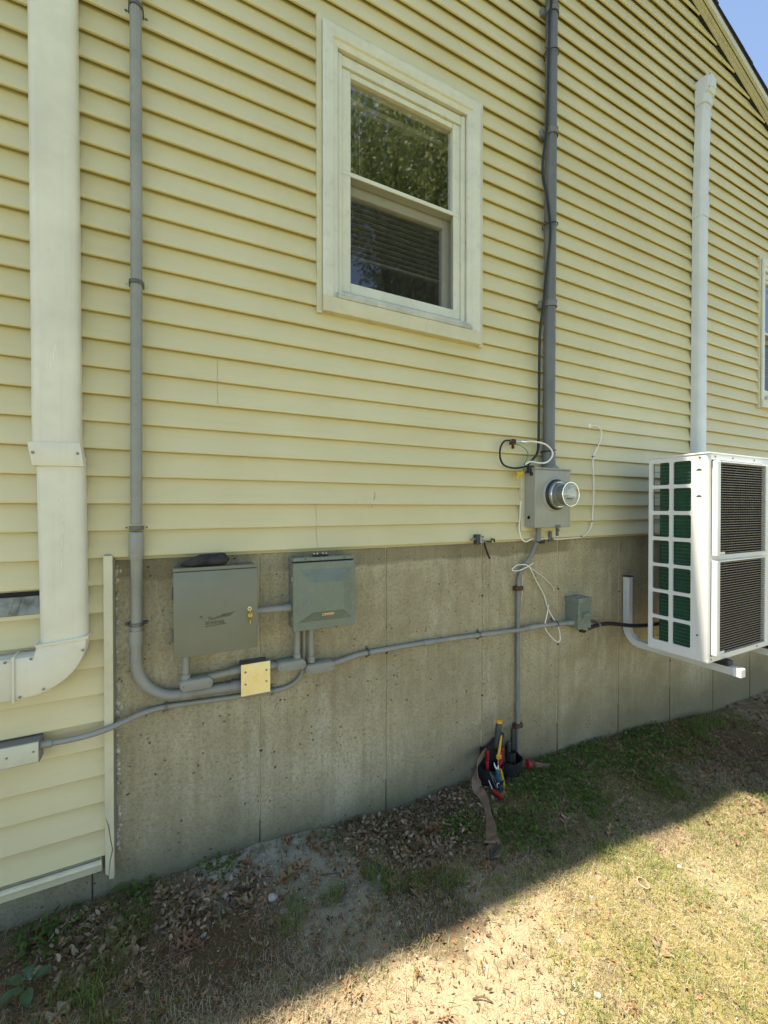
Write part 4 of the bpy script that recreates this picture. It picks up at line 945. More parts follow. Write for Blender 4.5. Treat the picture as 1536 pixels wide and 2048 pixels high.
# ground clamp at the siding edge with a stub of black wire
t = thing("ground_clamp", "small dark ground clamp screwed to the bottom siding edge with a stub of black wire", "clamp", (1.55, -.03, 1.28))
bm = B(); box(bm, 1.520, 1.548, .030, .062, 1.262, 1.316, .003); obj("clamp_jaw", bm, M['tooldark'], t)
bm = B(); box(bm, 1.538, 1.553, .0605, .068, 1.272, 1.306, .001); tube(bm, [V(1.490, .048, 1.288), V(1.575, .048, 1.302)], .006, 8); tube(bm, [V(1.548, .048, 1.282), V(1.588, .048, 1.278)], .008, 8); obj("clamp_bolt", bm, M['bolt'], t)
bm = B(); tube(bm, [V(1.585, .046, 1.281), V(1.600, .046, 1.275), V(1.632, .046, 1.272), V(1.637, .046, 1.287), V(1.655, .046, 1.285), V(1.657, .046, 1.270)], .005, 6); obj("wire_hook", bm, M['black'], t)
bm = B(); tube(bm, spline([V(1.585, .046, 1.275), V(1.597, .040, 1.245), V(1.622, .03, 1.205), V(1.640, .028, 1.176)], 4), .0058, 7); obj("wire_stub", bm, M['black'], t)

# loose white cord
bm = B()
tube(bm, spline([V(x, p, z) for x, p, z in [(1.975, .030, 1.131), (1.915, .042, 1.115), (1.846, .040, 1.096), (1.800, .035, 1.100), (1.815, .036, 1.118), (1.850, .040, 1.130), (1.925, .040, 1.116), (2.007, .022, 1.021), (2.082, .012, .925), (2.120, .010, .837), (2.172, .04, .728), (2.186, .045, .648), (2.160, .040, .638), (2.10, .035, .690), (2.060, .040, .746), (2.080, .040, .820), (2.122, .012, .865)]], 6), .0032, 6)
tube(bm, spline([V(1.925, .040, 1.116), V(2.00, .022, 1.078), V(2.08, .012, 1.034), V(2.165, .008, .967), V(2.172, .006, .94)], 5), .0022, 6)
tube(bm, spline([V(1.885, .030, 1.10), V(1.905, .012, 1.04), V(1.908, .008, .96), V(1.902, .006, .91)], 5), .0016, 6)
tag(obj("loose_cord", bm, M['white']), "thin loose white cord hitched round the ground conduit and hanging in a long loop", "cord")

# disconnect
t = thing("disconnect_box", "small grey green disconnect switch box with a pull handle on the foundation", "switch box", (2.34, 0, .7))
X0, X1, ZA, ZB, PF = 2.284, 2.402, .706, .900, .098
bm = B(); box(bm, X0 + .002, X1 - .002, .0, PF - .008, ZA + .004, ZB - .01, .003); obj("body", bm, M['enc2'], t)
bm = B(); box(bm, X0, X1, PF - .012, PF, ZA, ZB - .030, .003); cvr = obj("cover", bm, M['enc2'], t)
bm = B(); prism(bm, [(X0 - .002, ZB - .032), (X1 + .002, ZB - .032), (X1 + .002, ZB), (X0 - .002, ZB)], .0, PF + .006, .003); obj("hood", bm, M['enc2'], t)
bm = B(); v = [V(X0 + .030, PF, .815), V(X1 - .022, PF, .815), V(X1 - .022, PF + .020, .806), V(X0 + .030, PF + .020, .806), V(X0 + .030, PF, .772), V(X1 - .022, PF, .782), V(X1 - .022, PF + .018, .788), V(X0 + .030, PF + .018, .784)]
vv = [bm.verts.new(q) for q in v]
for f in ((0, 1, 2, 3), (3, 2, 6, 7), (7, 6, 5, 4), (0, 3, 7, 4), (1, 5, 6, 2)): bm.faces.new([vv[i] for i in f])
bmesh.ops.recalc_face_normals(bm, faces=bm.faces); obj("pull_handle", bm, M['enc2'], t, smooth=20)
bm = B(); lathe(bm, V(2.345, .05, ZB), (0, 0, 1), [(0, .006), (.006, .005), (.008, .003)], 8); obj("screw", bm, M['bolt'], t)
# black whip
t = thing("black_whip", "black flexible conduit from the disconnect box to the heat pump", "conduit", (2.5, -.06, .69))
bm = B(); tube(bm, spline([V(2.350, .055, .715), V(2.362, .058, .688), V(2.392, .060, .684), V(2.44, .062, .694), V(2.52, .066, .702), V(2.60, .075, .703), V(2.70, .09, .688), V(2.80, .11, .672), V(2.92, .15, .672), V(3.02, .22, .70), V(3.1, .28, .74)], 6), .0128, 12); obj("tubing", bm, M['black'], t)
bm = B(); tube(bm, [V(2.352, .055, .712), V(2.360, .058, .690), V(2.385, .060, .684)], .0185, 12); obj("elbow_connector", bm, M['black'], t)
bm = B(); tube(bm, [V(2.360, .058, .702), V(2.40, .061, .685)], [.02, .016], 10); obj("lock_nut", bm, M['galv'], t)
bm = B(); tube(bm, [V(2.508, .0655, .7015), V(2.524, .0663, .7025)], .0152, 12); box(bm, 2.510, 2.522, .0, .055, .708, .724); obj("clamp", bm, M['galv'], t)

# ------------------------------------------------------------------ heat pump and its wall bracket
def arm(root, xc):
    bm = B()
    pts = [V(xc, .028, .985), V(xc, .028, .66)] + [V(xc, .028 + .10 * (1 - math.cos(math.radians(a))), .64 - .10 * math.sin(math.radians(a))) for a in (10, 25, 40, 55, 70, 82)] + [V(xc, .145, .5395), V(xc, .662, .5385)]
    # square tube along the path
    n = len(pts); r = []
    for i in range(n):
        tt = (pts[min(i + 1, n - 1)] - pts[max(i - 1, 0)]).normalized(); nn_ = tt.cross(Vector((1, 0, 0))).normalized()
        h = .022
        r.append([bm.verts.new(pts[i] + Vector((sx * .018, 0, 0)) + nn_ * sn_ * h) for sx, sn_ in ((-1, -1), (1, -1), (1, 1), (-1, 1))])
    for i in range(n - 1):
        for k in range(4): bm.faces.new((r[i][k], r[i][(k + 1) % 4], r[i + 1][(k + 1) % 4], r[i + 1][k]))
    bm.faces.new(r[0][::-1]); bm.faces.new(r[-1]); bmesh.ops.recalc_face_normals(bm, faces=bm.faces)
    a_ = obj("arm", bm, M['bracket'], root, smooth=30)
    bm = B(); box(bm, xc - .023, xc + .023, .655, .700, .514, .563, .003); obj("end_cap", bm, M['acwhite'], a_)
    bm = B(); box(bm, xc - .026, xc + .026, .004, .052, .984, .990, .001); obj("top_cap", bm, M['black'], a_)
    for z in (.925, .840, .700):
        bm = B(); box(bm, xc + .02, xc + .045, .0, .006, z - .02, z + .02); lathe(bm, V(xc + .036, .006, z), (0, -1, 0), [(0, .010), (.004, .010), (.0045, .007), (.012, .007), (.018, .004), (.026, .004)], 6); obj("anchor_bolt", bm, M['bolt'], a_)
    bm = B(); box(bm, xc - .030, xc + .030, .50, .640, .5608, .592, .006); box(bm, xc - .030, xc + .030, .29, .38, .5608, .592, .006); lathe(bm, V(xc, .625, .592), (0, 0, 1), [(0, .012), (.006, .012)], 6)
    obj("rubber_foot", bm, M['black'], a_)
t = thing("wall_bracket", "white curved steel bracket on the foundation carrying the heat pump", "wall bracket", (2.86, 0, .53))
arm(t, 2.874); arm(t, 3.46)

AX0, AX1, AP0, AP1, AZ0, AZ1 = 2.700, 3.660, .275, .608, .596, 1.772
ac = thing("heat_pump", "tall white two fan heat pump with green coils, hung on the wall at right", "heat pump", (3.18, -.44, .596))
# side panel with its 2 x 7 openings
cols = [(.297, .396), (.417, .516)]
rowsz = [(1.598, 1.733), (1.442, 1.577), (1.285, 1.419), (1.124, 1.263), (.965, 1.105), (.806, .945), (.652, .786)]
def cells(r=.010, n=3):
    bm = B()
    ps = [AP0, .2965, .3965, .4165, .5165, AP1 - .020]; zs = [AZ0]
    for a, b in reversed(rowsz): zs += [a, b]
    zs += [AZ1 - .012]
    TH = .0012
    for i in range(len(ps) - 1):
        for j in range(len(zs) - 1):
            hole = i in (1, 3) and j % 2 == 1
            p0, p1, z0, z1 = ps[i], ps[i + 1], zs[j], zs[j + 1]
            if not hole:
                bm.faces.new([bm.verts.new(V(AX0, *q)) for q in ((p0, z0), (p1, z0), (p1, z1), (p0, z1))])
            else:
                rr = rrect(p0, p1, z0, z1, r, n)             # order: +p+z corner, -p+z, -p-z, +p-z
                cor = [(p1, z1), (p0, z1), (p0, z0), (p1, z0)]
                inner = [bm.verts.new(V(AX0, *q)) for q in rr]; ret = [bm.verts.new(V(AX0 + .012, *q)) for q in rr]; N = len(rr)
                for k in range(N): bm.faces.new((inner[k], inner[(k + 1) % N], ret[(k + 1) % N], ret[k]))
                for c in range(4):
                    cv = bm.verts.new(V(AX0, *cor[c]))
                    for k in range(n): bm.faces.new((cv, inner[c * (n + 1) + k], inner[c * (n + 1) + k + 1]))
    bmesh.ops.remove_doubles(bm, verts=bm.verts, dist=1e-5)
    bmesh.ops.recalc_face_normals(bm, faces=bm.faces)
    return bm
side = obj("side_panel", cells(), M['acwhite'], ac, smooth=30)
bm = B()                                                 # front shell with rounded corner towards the side, fan holes as dark recess behind grilles
cr = [(AX0, AP1 - .020)] + [(AX0 + .020 - .020 * math.cos(math.radians(a)), AP1 - .020 + .020 * math.sin(math.radians(a))) for a in (22, 45, 67, 90)]
def band(pts, z0, z1):
    a = [bm.verts.new(V(x, p, z0)) for x, p in pts]; b = [bm.verts.new(V(x, p, z1)) for x, p in pts]
    for i in range(len(pts) - 1): bm.faces.new((a[i], a[i + 1], b[i + 1], b[i]))
band(cr + [(2.722, AP1)], AZ0, AZ1 - .012); band([(2.722, AP1), (3.300, AP1)], 1.730, AZ1 - .012); band([(2.722, AP1), (3.300, AP1)], 1.166, 1.196)
band([(2.722, AP1), (3.300, AP1)], AZ0, .628); band([(3.300, AP1), (AX1, AP1), (AX1, AP0)], AZ0, AZ1 - .012)
bmesh.ops.recalc_face_normals(bm, faces=bm.faces); front = obj("front_panel", bm, M['acwhite'], ac, smooth=40)
bm = B(); prism2 = rrect(AX0 - .003, AX1 + .003, 0, 0, 0, 0) if False else None
box(bm, AX0 - .003, AX1 + .003, AP0 - .003, AP1 + .003, AZ1 - .0115, AZ1, .005, 2); obj("top_cover", bm, M['acwhite'], ac)
bm = B(); box(bm, AX0 + .002, AX1 - .002, AP0 + .002, AP1 - .002, AZ0 - .004, AZ0 + .012, .002); obj("base_pan", bm, M['acwhite'], ac)
# inside: dark partition, L shaped coil with a rounded corner
bm = B(); box(bm, AX0 + .09, AX1 - .02, AP0 + .10, AP1 - .010, AZ0 + .02, AZ1 - .02); obj("fan_chamber", bm, M['inside'], ac, smooth=0)
R_ = .045; xo, po = AX0 + .018, AP0 + .038
path = [(xo, AP1 - .03), (xo, po + R_)] + [(xo + R_ - R_ * math.cos(math.radians(a)), po + R_ - R_ * math.sin(math.radians(a))) for a in (15, 30, 45, 60, 75, 90)] + [(AX1 - .03, po)]
bm = B(); a = [bm.verts.new(V(x, p, AZ0 + .016)) for x, p in path]; b = [bm.verts.new(V(x, p, AZ1 - .02)) for x, p in path]
for i in range(len(path) - 1): bm.faces.new((a[i], a[i + 1], b[i + 1], b[i]))
coil = obj("coil", bm, M['fin'], ac, smooth=60)
bm = B()
z = AZ0 + .03
while z < AZ1 - .03:
    tube(bm, [V(x - .0012 if i < 2 else x, p - (.0012 if i > 2 else 0), z) for i, (x, p) in enumerate(path[:9])], .0016, 4, False); z += .0212
obj("coil_tubes", bm, M['finline'], coil)
bm = B()                                                 # rear wire guard
for p_, x_ in ((AP0 + .004, AX0 + .012), (AP0 + .004, AX0 + .05)):
    tube(bm, [V(x_, p_, AZ0 + .01), V(x_, p_, AZ1 - .02)], .0018, 5)
for z in np.arange(AZ0 + .06, AZ1 - .04, .079): tube(bm, [V(AX0 + .005, AP0 + .004, z), V(AX1 - .02, AP0 + .004, z)], .0016, 5)
for x_ in np.arange(AX0 + .12, AX1 - .05, .06): tube(bm, [V(x_, AP0 + .004, AZ0 + .01), V(x_, AP0 + .004, AZ1 - .02)], .0016, 5)
obj("wire_guard", bm, M['bolt'], ac)
# grilles: each slat its own piece
slat = B(); box(slat, 2.757, 3.284, .6255, .632, -.0014, .0014); slat_me = finish(slat, "grille_slat", 0); slat_me.materials.append(M['grille'])
for z0, z1 in ((1.192, 1.722), (.636, 1.166)):
    bm = B()
    box(bm, 2.722, 2.756, AP1 + .001, .640, z0, z1, .004); box(bm, 3.285, 3.300, AP1 + .001, .636, z0, z1, .003)
    box(bm, 2.7565, 3.2845, AP1 + .001, .636, z1 - .008, z1, .002); box(bm, 2.7565, 3.2845, AP1 + .001, .636, z0, z0 + .006, .002)
    fr = obj("fan_grille", bm, M['acwhite'], ac)
    nb = 37
    for i in range(nb):
        o = obj("grille_slat", slat_me, None, fr); o.location = o.location + Vector((0, 0, z0 + .014 + (z1 - z0 - .028) * i / (nb - 1)))
    bm = B()
    for x_ in np.linspace(2.757 + .022, 3.284 - .022, 19): box(bm, x_ - .0012, x_ + .0012, .616, .6215, z0 + .006, z1 - .008)
    obj("grille_ribs", bm, M['inside'], fr, smooth=0)
    bm = B(); box(bm, 2.760, 2.815, .6325, .6335, z0 + .008, z0 + .022); obj("grille_corner_plate", bm, M['acwhite'], fr)
    cz = (z0 + z1) / 2; cxx = 3.02
    for k_ in range(3):                                  # fan blades behind the grille
        bm = B(); rr = []
        for j in range(7):
            a = math.radians(120 * k_ + 75 * j / 6)
            rr.append([bm.verts.new((cxx + r_ * math.cos(a), -(.575 - .045 * j / 6 + .0 * r_), cz + r_ * math.sin(a))) for r_ in (.05, .14, .22)])
        for j in range(6):
            for q in range(2): bm.faces.new((rr[j][q], rr[j + 1][q], rr[j + 1][q + 1], rr[j][q + 1]))
        obj("fan_blade", bm, M['tooldark'], ac)
    bm = B(); lathe(bm, V(cxx, .52, cz), (0, -1, 0), [(0, .05), (.05, .05), (.06, .03)], 16); obj("fan_hub", bm, M['tooldark'], ac)
bm = B()
for p_, z in ((.560, 1.748), (.553, .738)): lathe(bm, V(AX0, p_, z), (-1, 0, 0), [(0, .006), (.002, .006), (.0035, .004)], 10)
for x_, z in ((2.76, 1.748), (2.95, 1.748), (3.2, 1.748), (2.73, .612), (3.25, .612)): lathe(bm, V(x_, AP1, z), (0, -1, 0), [(0, .006), (.002, .006), (.0035, .004)], 10)
obj("screw", bm, M['bolt'], ac)
for z in (1.672, 1.523):
    bm = B(); pts = [(.557 + .014 * math.cos(math.radians(a)), z + .010 * math.sin(math.radians(a))) for a in range(0, 181, 20)]
    f = [bm.verts.new(V(AX0 - .0008, *q)) for q in pts]; bm.faces.new(f)
    obj("hand_slot", bm, M['tooldark'], ac, smooth=0)
bm = B(); box(bm, 3.318, 3.324, AP1 + .0005, AP1 + .0015, 1.595, 1.640); box(bm, 3.330, 3.336, AP1 + .0005, AP1 + .0015, 1.595, 1.640); box(bm, 3.342, 3.348, AP1 + .0005, AP1 + .0015, 1.595, 1.640); obj("brand_mark", bm, M['ink'], ac, smooth=0)

# white line set cover behind the heat pump
t = thing("line_set_cover", "tall white line set cover with a rounded end cap, rising behind the heat pump", "pipe cover", (3.72, -.03, 1.2))
bm = B(); duct_section(bm, 3.632, 3.738, .95, 3.640, 3.746, 3.74, .026, .095, .030); obj("duct_run", bm, M['wduct'], t)
bm = B(); duct_section(bm, 3.640, 3.746, 3.74, 3.672, 3.778, 4.58, .026, .095, .030); obj("duct_run", bm, M['wduct'], t)
bm = B(); duct_section(bm, 3.635, 3.751, 3.68, 3.639, 3.755, 3.80, .026, .100, .030); obj("coupling", bm, M['wduct'], t)
bm = B(); duct_section(bm, 3.666, 3.783, 4.54, 3.668, 3.785, 4.615, .026, .102, .030); obj("cap_collar", bm, M['wduct'], t)
bm = B(); prof = [(3.672, 4.612), (3.783, 4.612), (3.783, 4.71)] + [(3.7275 + .0555 * math.cos(math.radians(a)), 4.71 + .0555 * math.sin(math.radians(a))) for a in (15, 30, 45, 60, 75, 90, 105, 120, 135, 150, 165)] + [(3.672, 4.71)]
prism(bm, prof, .022, .120, .022); box(bm, 3.688, 3.767, .108, .127, 4.648, 4.725, .012, 3); ec = obj("end_cap", bm, M['wduct'], t)
bm = B(); screw(bm, 3.690, .118, 4.735, .006); screw(bm, 3.682, .118, 4.635, .006); obj("screw", bm, M['bolt'], ec)

# ------------------------------------------------------------------ tool pouch, belt and tools
def G(x, p, dz=0.0): return V(x, p, gz(x, p) + dz)
px, pz = 1.69, gz(1.69, .08)
t = thing("tool_pouch", "black tool pouch stuffed with hand tools leaning against the foundation", "tool pouch", (px, -.08, pz))
bm = B()
prism(bm, [(1.575, pz - .03), (1.83, pz - .05), (1.838, pz + .11), (1.80, pz + .150), (1.765, pz + .145), (1.735, pz + .205), (1.69, pz + .215), (1.63, pz + .175), (1.585, pz + .185)], .012, .030, .004)
obj("back_panel", bm, M['pouch'], t)
def pocket(x0, x1, zb, zt, depth, p0=.030, name="pocket"):
    bm = B(); n = 8; rb = []; rt = []
    for i in range(n + 1):
        a = math.pi * i / n; x = (x0 + x1) / 2 - (x1 - x0) / 2 * math.cos(a); q = p0 + depth * math.sin(a) ** .6
        rb.append(bm.verts.new(V(x * .97 + .03 * (x0 + x1) / 2, q * .9, zb))); rt.append(bm.verts.new(V(x, q + .01 * math.sin(a), zt - .006 * math.sin(a) * (i % 2))))
    for i in range(n): bm.faces.new((rb[i], rb[i + 1], rt[i + 1], rt[i]))
    bm.faces.new(rb)
    bmesh.ops.subdivide_edges(bm, edges=bm.edges[:], cuts=2, use_grid_fill=True)
    for v in bm.verts: v.co += noise.noise_vector(v.co * 30) * .004
    bmesh.ops.solidify(bm, geom=bm.faces[:], thickness=.003)
    o = obj(name, bm, M['pouch'], t, smooth=60)
pocket(1.548, 1.70, pz - .025, pz + .105, .085); pocket(1.700, 1.845, pz - .035, pz + .095, .075); pocket(1.58, 1.66, pz - .02, pz + .06, .115)
pocket(1.74, 1.80, pz - .03, pz + .14, .05)
# belt: a strip looping off the pouch and down to the buckle on the lawn
BELT = [V(1.600, .040, pz + .165), V(1.565, .060, pz + .170), V(1.510, .085, pz + .150), V(1.482, .105, pz + .100), V(1.478, .120, pz + .040), G(1.475, .150, 0.038), G(1.450, .215, 0.030), G(1.400, .30, 0.028), G(1.350, .37, 0.030), G(1.300, .43, 0.026), G(1.262, .475, 0.026)]
def strip(bm, pts, wv, width, th):
    P = spline(pts, 6); n = len(P); rows_ = []
    for i, q in enumerate(P):
        f = i / (n - 1); w = wv(f); tn = (P[min(i + 1, n - 1)] - P[max(i - 1, 0)]).normalized()
        w = (w - tn * w.dot(tn)).normalized(); nr = tn.cross(w)
        hw = width(f) / 2
        rows_.append([bm.verts.new(q + w * a * hw + nr * b * th / 2) for a, b in ((-1, -1), (1, -1), (1, 1), (-1, 1))])
    for i in range(n - 1):
        for k in range(4): bm.faces.new((rows_[i][k], rows_[i][(k + 1) % 4], rows_[i + 1][(k + 1) % 4], rows_[i + 1][k]))
    bm.faces.new(rows_[0][::-1]); bm.faces.new(rows_[-1]); bmesh.ops.recalc_face_normals(bm, faces=bm.faces)
bm = B()
def wv(f):
    a = Vector((.15, -.1, 1)); b = Vector((.85, .25, .10)); k_ = min(max((f - .30) / .25, 0), 1)
    return a * (1 - k_) + b * k_
strip(bm, BELT, wv, lambda f: .050 if f < .55 or f > .8 else .050 - .020 * math.sin((f - .55) / .25 * math.pi), .0035)
belt = obj("belt", bm, M['leather'], t, smooth=50)
bm = B(); strip(bm, [G(1.272, .462, 0.030), G(1.268, .470, 0.034), G(1.262, .480, 0.030)], lambda f: Vector((.85, .25, .1)), lambda f: .066, .005); obj("belt_keeper", bm, M['leather'], belt)
bm = B(); strip(bm, [G(1.262, .480, 0.022), G(1.243, .508, 0.022), G(1.222, .538, 0.022)], lambda f: Vector((.85, .25, .1)), lambda f: .052, .003)
obj("buckle_strap", bm, M['leather'], belt)
bm = B(); d_ = Vector((.85, .25 * -1 * -1, 0)).normalized(); wq = Vector((.85, .25, 0)).normalized()
c0 = G(1.225, .535, 0.028)
for s in (-.026, -.013, 0, .013, .026): tube(bm, [c0 + wq * s + Vector((.035, .045, .002)) * .9, c0 + wq * s], .0022, 6)
tube(bm, [c0 - wq * .030, c0 + wq * .030], .004, 6); tube(bm, [c0 - wq * .030 + Vector((.03, .04, 0)), c0 - wq * .030], .003, 6); tube(bm, [c0 + wq * .030 + Vector((.03, .04, 0)), c0 + wq * .030], .003, 6)
obj("buckle", bm, M['tooldark'], belt)
bm = B(); strip(bm, [V(1.845, .05, pz + .040), G(1.90, .085, .045), G(1.96, .10, .030), G(2.02, .11, .018)], lambda f: Vector((0, -.2, 1)), lambda f: .040, .0035); obj("belt", bm, M['leather'], t, smooth=50)
# tools, each a thing of its own
def tool_handle(bm, a, b, r0, r1, seg=10, ribs=0):
    a = Vector(a); b = Vector(b); n = 9 if not ribs else ribs * 2 + 1
    pts = [a.lerp(b, i / (n - 1)) for i in range(n)]
    rr = [(r0 + (r1 - r0) * i / (n - 1)) * (.75 if i in (0, n - 1) else (1.0 if not ribs or i % 2 else .88)) for i in range(n)]
    tube(bm, pts, rr, seg)
t = thing("screwdriver", "upright screwdriver with a dark and amber handle standing in the tool pouch", "screwdriver", (1.665, -.09, pz + .1))
a, b = V(1.668, .075, pz + .335), V(1.640, .085, pz + .205)
bm = B(); tool_handle(bm, a, b, .0185, .015, 12); obj("handle", bm, M['tooldark'], t)
bm = B(); cyl(bm, a + (a - b).normalized() * .012, a + (b - a).normalized() * .006, .0185, 12); obj("butt_cap", bm, M['toolyel'], t)
t = thing("nut_driver", "slim amber handled nut driver resting across the dark screwdriver in the pouch", "nut driver", (1.645, -.11, pz + .1))
bm = B(); tube(bm, [V(1.660, .104, pz + .275), V(1.654, .106, pz + .262), V(1.634, .112, pz + .190), V(1.630, .113, pz + .180)], [.003, .006, .008, .009], 8); box(bm, 1.616, 1.648, .103, .123, pz + .155, pz + .181, .006); obj("handle", bm, M['toolyel'], t)
bm = B(); tube(bm, [V(1.630, .113, pz + .158), V(1.612, .118, pz + .065)], .0038, 8); obj("shaft", bm, M['steel'], t)
for i, (nm, lb, pts, r, mt) in enumerate((
        ("pliers", "pair of red handled pliers behind the amber nut driver in the pouch", [((1.598, .06, pz + .07), (1.600, .06, pz + .185)), ((1.585, .075, pz + .06), (1.578, .08, pz + .140)), ], .0085, 'toolred'),
        ("wire_stripper", "red ribbed wire stripper handles right of the amber nut driver", [((1.662, .085, pz + .08), (1.668, .085, pz + .175)), ((1.676, .08, pz + .07), (1.690, .08, pz + .185))], .0085, 'toolred'),
        ("linesman_pliers", "black gripped pliers standing tall at the right of the pouch", [((1.795, .045, pz + .06), (1.800, .045, pz + .255)), ((1.760, .05, pz + .06), (1.762, .05, pz + .190))], .0135, 'tooldark'),
        ("flashlight", "dull grey flashlight standing in the middle of the pouch", [((1.720, .05, pz + .06), (1.708, .045, pz + .225))], .0165, 'tooldark'))):
    t = thing(nm, lb, nm.replace('_', ' '), (pts[0][0][0], -pts[0][0][1], pz))
    for a, b in pts:
        bm = B(); tool_handle(bm, V(*a), V(*b), r, r * 1.1, 10, 0 if nm == 'flashlight' else 6); obj("grip" if nm != 'flashlight' else "body", bm, M[mt], t)
    if nm != 'flashlight':
        a = pts[0][0]; bm = B(); box(bm, a[0] - .012, a[0] + .012, a[1] - .006, a[1] + .006, a[2] - .06, a[2] + .004, .003); obj("jaws", bm, M['steel'], t)
    else:
        bm = B(); cyl(bm, V(*pts[0][1]), V(pts[0][1][0] - .001, pts[0][1][1], pts[0][1][2] + .022), .021, 12, None, .003); obj("head", bm, M['tooldark'], t)
t = thing("utility_knife", "teal bodied tool hooked on the front of the pouch with a white tip", "cutter", (1.620, -.14, pz))
bm = B(); tube(bm, [V(1.603, .128, pz + 0.121), V(1.607, .131, pz + 0.098), V(1.621, .137, pz + 0.012), V(1.625, .138, pz + -0.013)], [.006, .0125, .0125, .008], 8); obj("body", bm, M['toolteal'], t)
bm = B(); tube(bm, [V(1.589, .124, pz + 0.152), V(1.595, .127, pz + 0.130), V(1.607, .130, pz + 0.113)], [.0025, .004, .006], 7); tube(bm, [V(1.615, .130, pz + 0.136), V(1.609, .131, pz + 0.116)], [.0025, .005], 7); obj("white_tip", bm, M['white'], t)
bm = B(); tube(bm, [V(1.595 + .009 * math.cos(a), .150, pz + 0.044 + .011 * math.sin(a)) for a in np.linspace(.6, 4.6, 12)], .0016, 6); obj("wire_ring", bm, M['white'], t)
t = thing("folding_rule", "slim amber tool beside the teal one on the front of the pouch", "hand tool", (1.69, -.14, pz))
bm = B(); tube(bm, [V(1.627, .128, pz + 0.111), V(1.633, .131, pz + 0.092), V(1.645, .138, pz + 0.010), V(1.649, .140, pz + -0.011)], [.008, .0088, .0088, .007], 6); obj("body", bm, M['toolyel'], t)
t = thing("red_screwdriver", "dark red ribbed handle hanging head down from the front left of the pouch", "screwdriver", (1.6, -.16, pz))
bm = B(); tool_handle(bm, V(1.555, .150, pz + .030), V(1.568, .215, gz(1.568, .215) + .018), .0115, .013, 10, 7); obj("handle", bm, M['toolred'], t)
bm = B(); tube(bm, [V(1.550, .125, pz + .070), V(1.555, .150, pz + .032)], .004, 6); obj("shaft", bm, M['steel'], t)
t = thing("hammer", "red collared tool lying at the right end of the pouch", "hand tool", (1.87, -.08, pz + .03))
bm = B(); cyl(bm, V(1.868, .088, pz + .052), V(1.882, .090, pz + .050), .026, 16, None, .005); obj("collar", bm, M['toolred'], t)
bm = B(); cyl(bm, V(1.883, .090, pz + .050), V(1.915, .094, pz + .046), .021, 14, .017, .002); obj("ribbed_neck", bm, M['rust'], t)
bm = B()                                                 # loose wires spilling from the front pocket
for i in range(6):
    x = 1.565 + .014 * i; tube(bm, spline([V(x, .110 + rnd.uniform(0, .02), pz + .10 + rnd.uniform(-.02, .02)), V(x + .015, .135, pz + .05), V(x + .02 + rnd.uniform(-.02, .03), .14, pz - .0 + rnd.uniform(-.02, .02))], 4), .0018, 5)
tag(obj("wire_bundle", bm, M['pvcdark']), "bundle of thin loose wires hanging over the left pocket of the pouch", "wires")

# stub of pipe in the lawn
sx_, sp_ = 1.697, .855; sz_ = gz(sx_, sp_)
bm = B(); lathe(bm, V(sx_, sp_, sz_ - .02), (0.15, -.25, 1), [(0, .022), (.040, .024), (.0405, .020), (.03, .019), (.015, .0185)], 24)
tag(obj("pipe_stub", bm, M['pipe']), "round tan pipe rim sticking out of the sunlit lawn", "pipe")

# ------------------------------------------------------------------ ground cover
def bulk(name, verts, faces, tint, m, parent=None):
    """verts (n,k,3) polygons, tint (n,3)"""
    n, k, _ = verts.shape
    me = bpy.data.meshes.new(name)
    me.vertices.add(n * k); me.vertices.foreach_set('co', verts.reshape(-1).astype(np.float32))
    me.loops.add(n * k); me.loops.foreach_set('vertex_index', np.arange(n * k, dtype=np.int32))
    me.polygons.add(n); me.polygons.foreach_set('loop_start', np.arange(0, n * k, k, dtype=np.int32)); me.polygons.foreach_set('loop_total', np.full(n, k, dtype=np.int32))
    at = me.attributes.new("tint", 'FLOAT_COLOR', 'POINT')
    c = np.ones((n, k, 4), np.float32); c[:, :, :3] = tint[:, None, :]; at.data.foreach_set('color', c.reshape(-1))
    me.update(); me.validate(); me.materials.append(m)
    o = bpy.data.objects.new(name, me); COL.objects.link(o)
    return o
def pick(n, x0, x1, p0, p1, dens):
    xs, ps = [], []
    while len(xs) < n:
        x = nrs.uniform(x0, x1, n); p = nrs.uniform(p0, p1, n); d = nrs.uniform(0, 1, n)
        for a, b, c in zip(x, p, d):
            if c < dens(a, b): xs.append(a); ps.append(b)
            if len(xs) >= n: break
    return np.array(xs), np.array(ps)
def fbm(x, p, s, o=0.0): return noise.noise(Vector((x * s, p * s, o))) + .5 * noise.noise(Vector((x * s * 2.1, p * s * 2.1, o + 5)))
def bare(x, p):
    b = 0
    for cx_, cp_, r in ((.16, .46, .20), (.93, .82, .30), (.42, .10, .2), (.62, .42, .19), (.52, .25, .15), (.75, .98, .28), (2.05, 1.0, .15), (3.6, .35, .5)):
        d = math.hypot(x - cx_, p - cp_) / r; b = max(b, 1 - d)
    return min(max(b * 1.6, 0), 1)
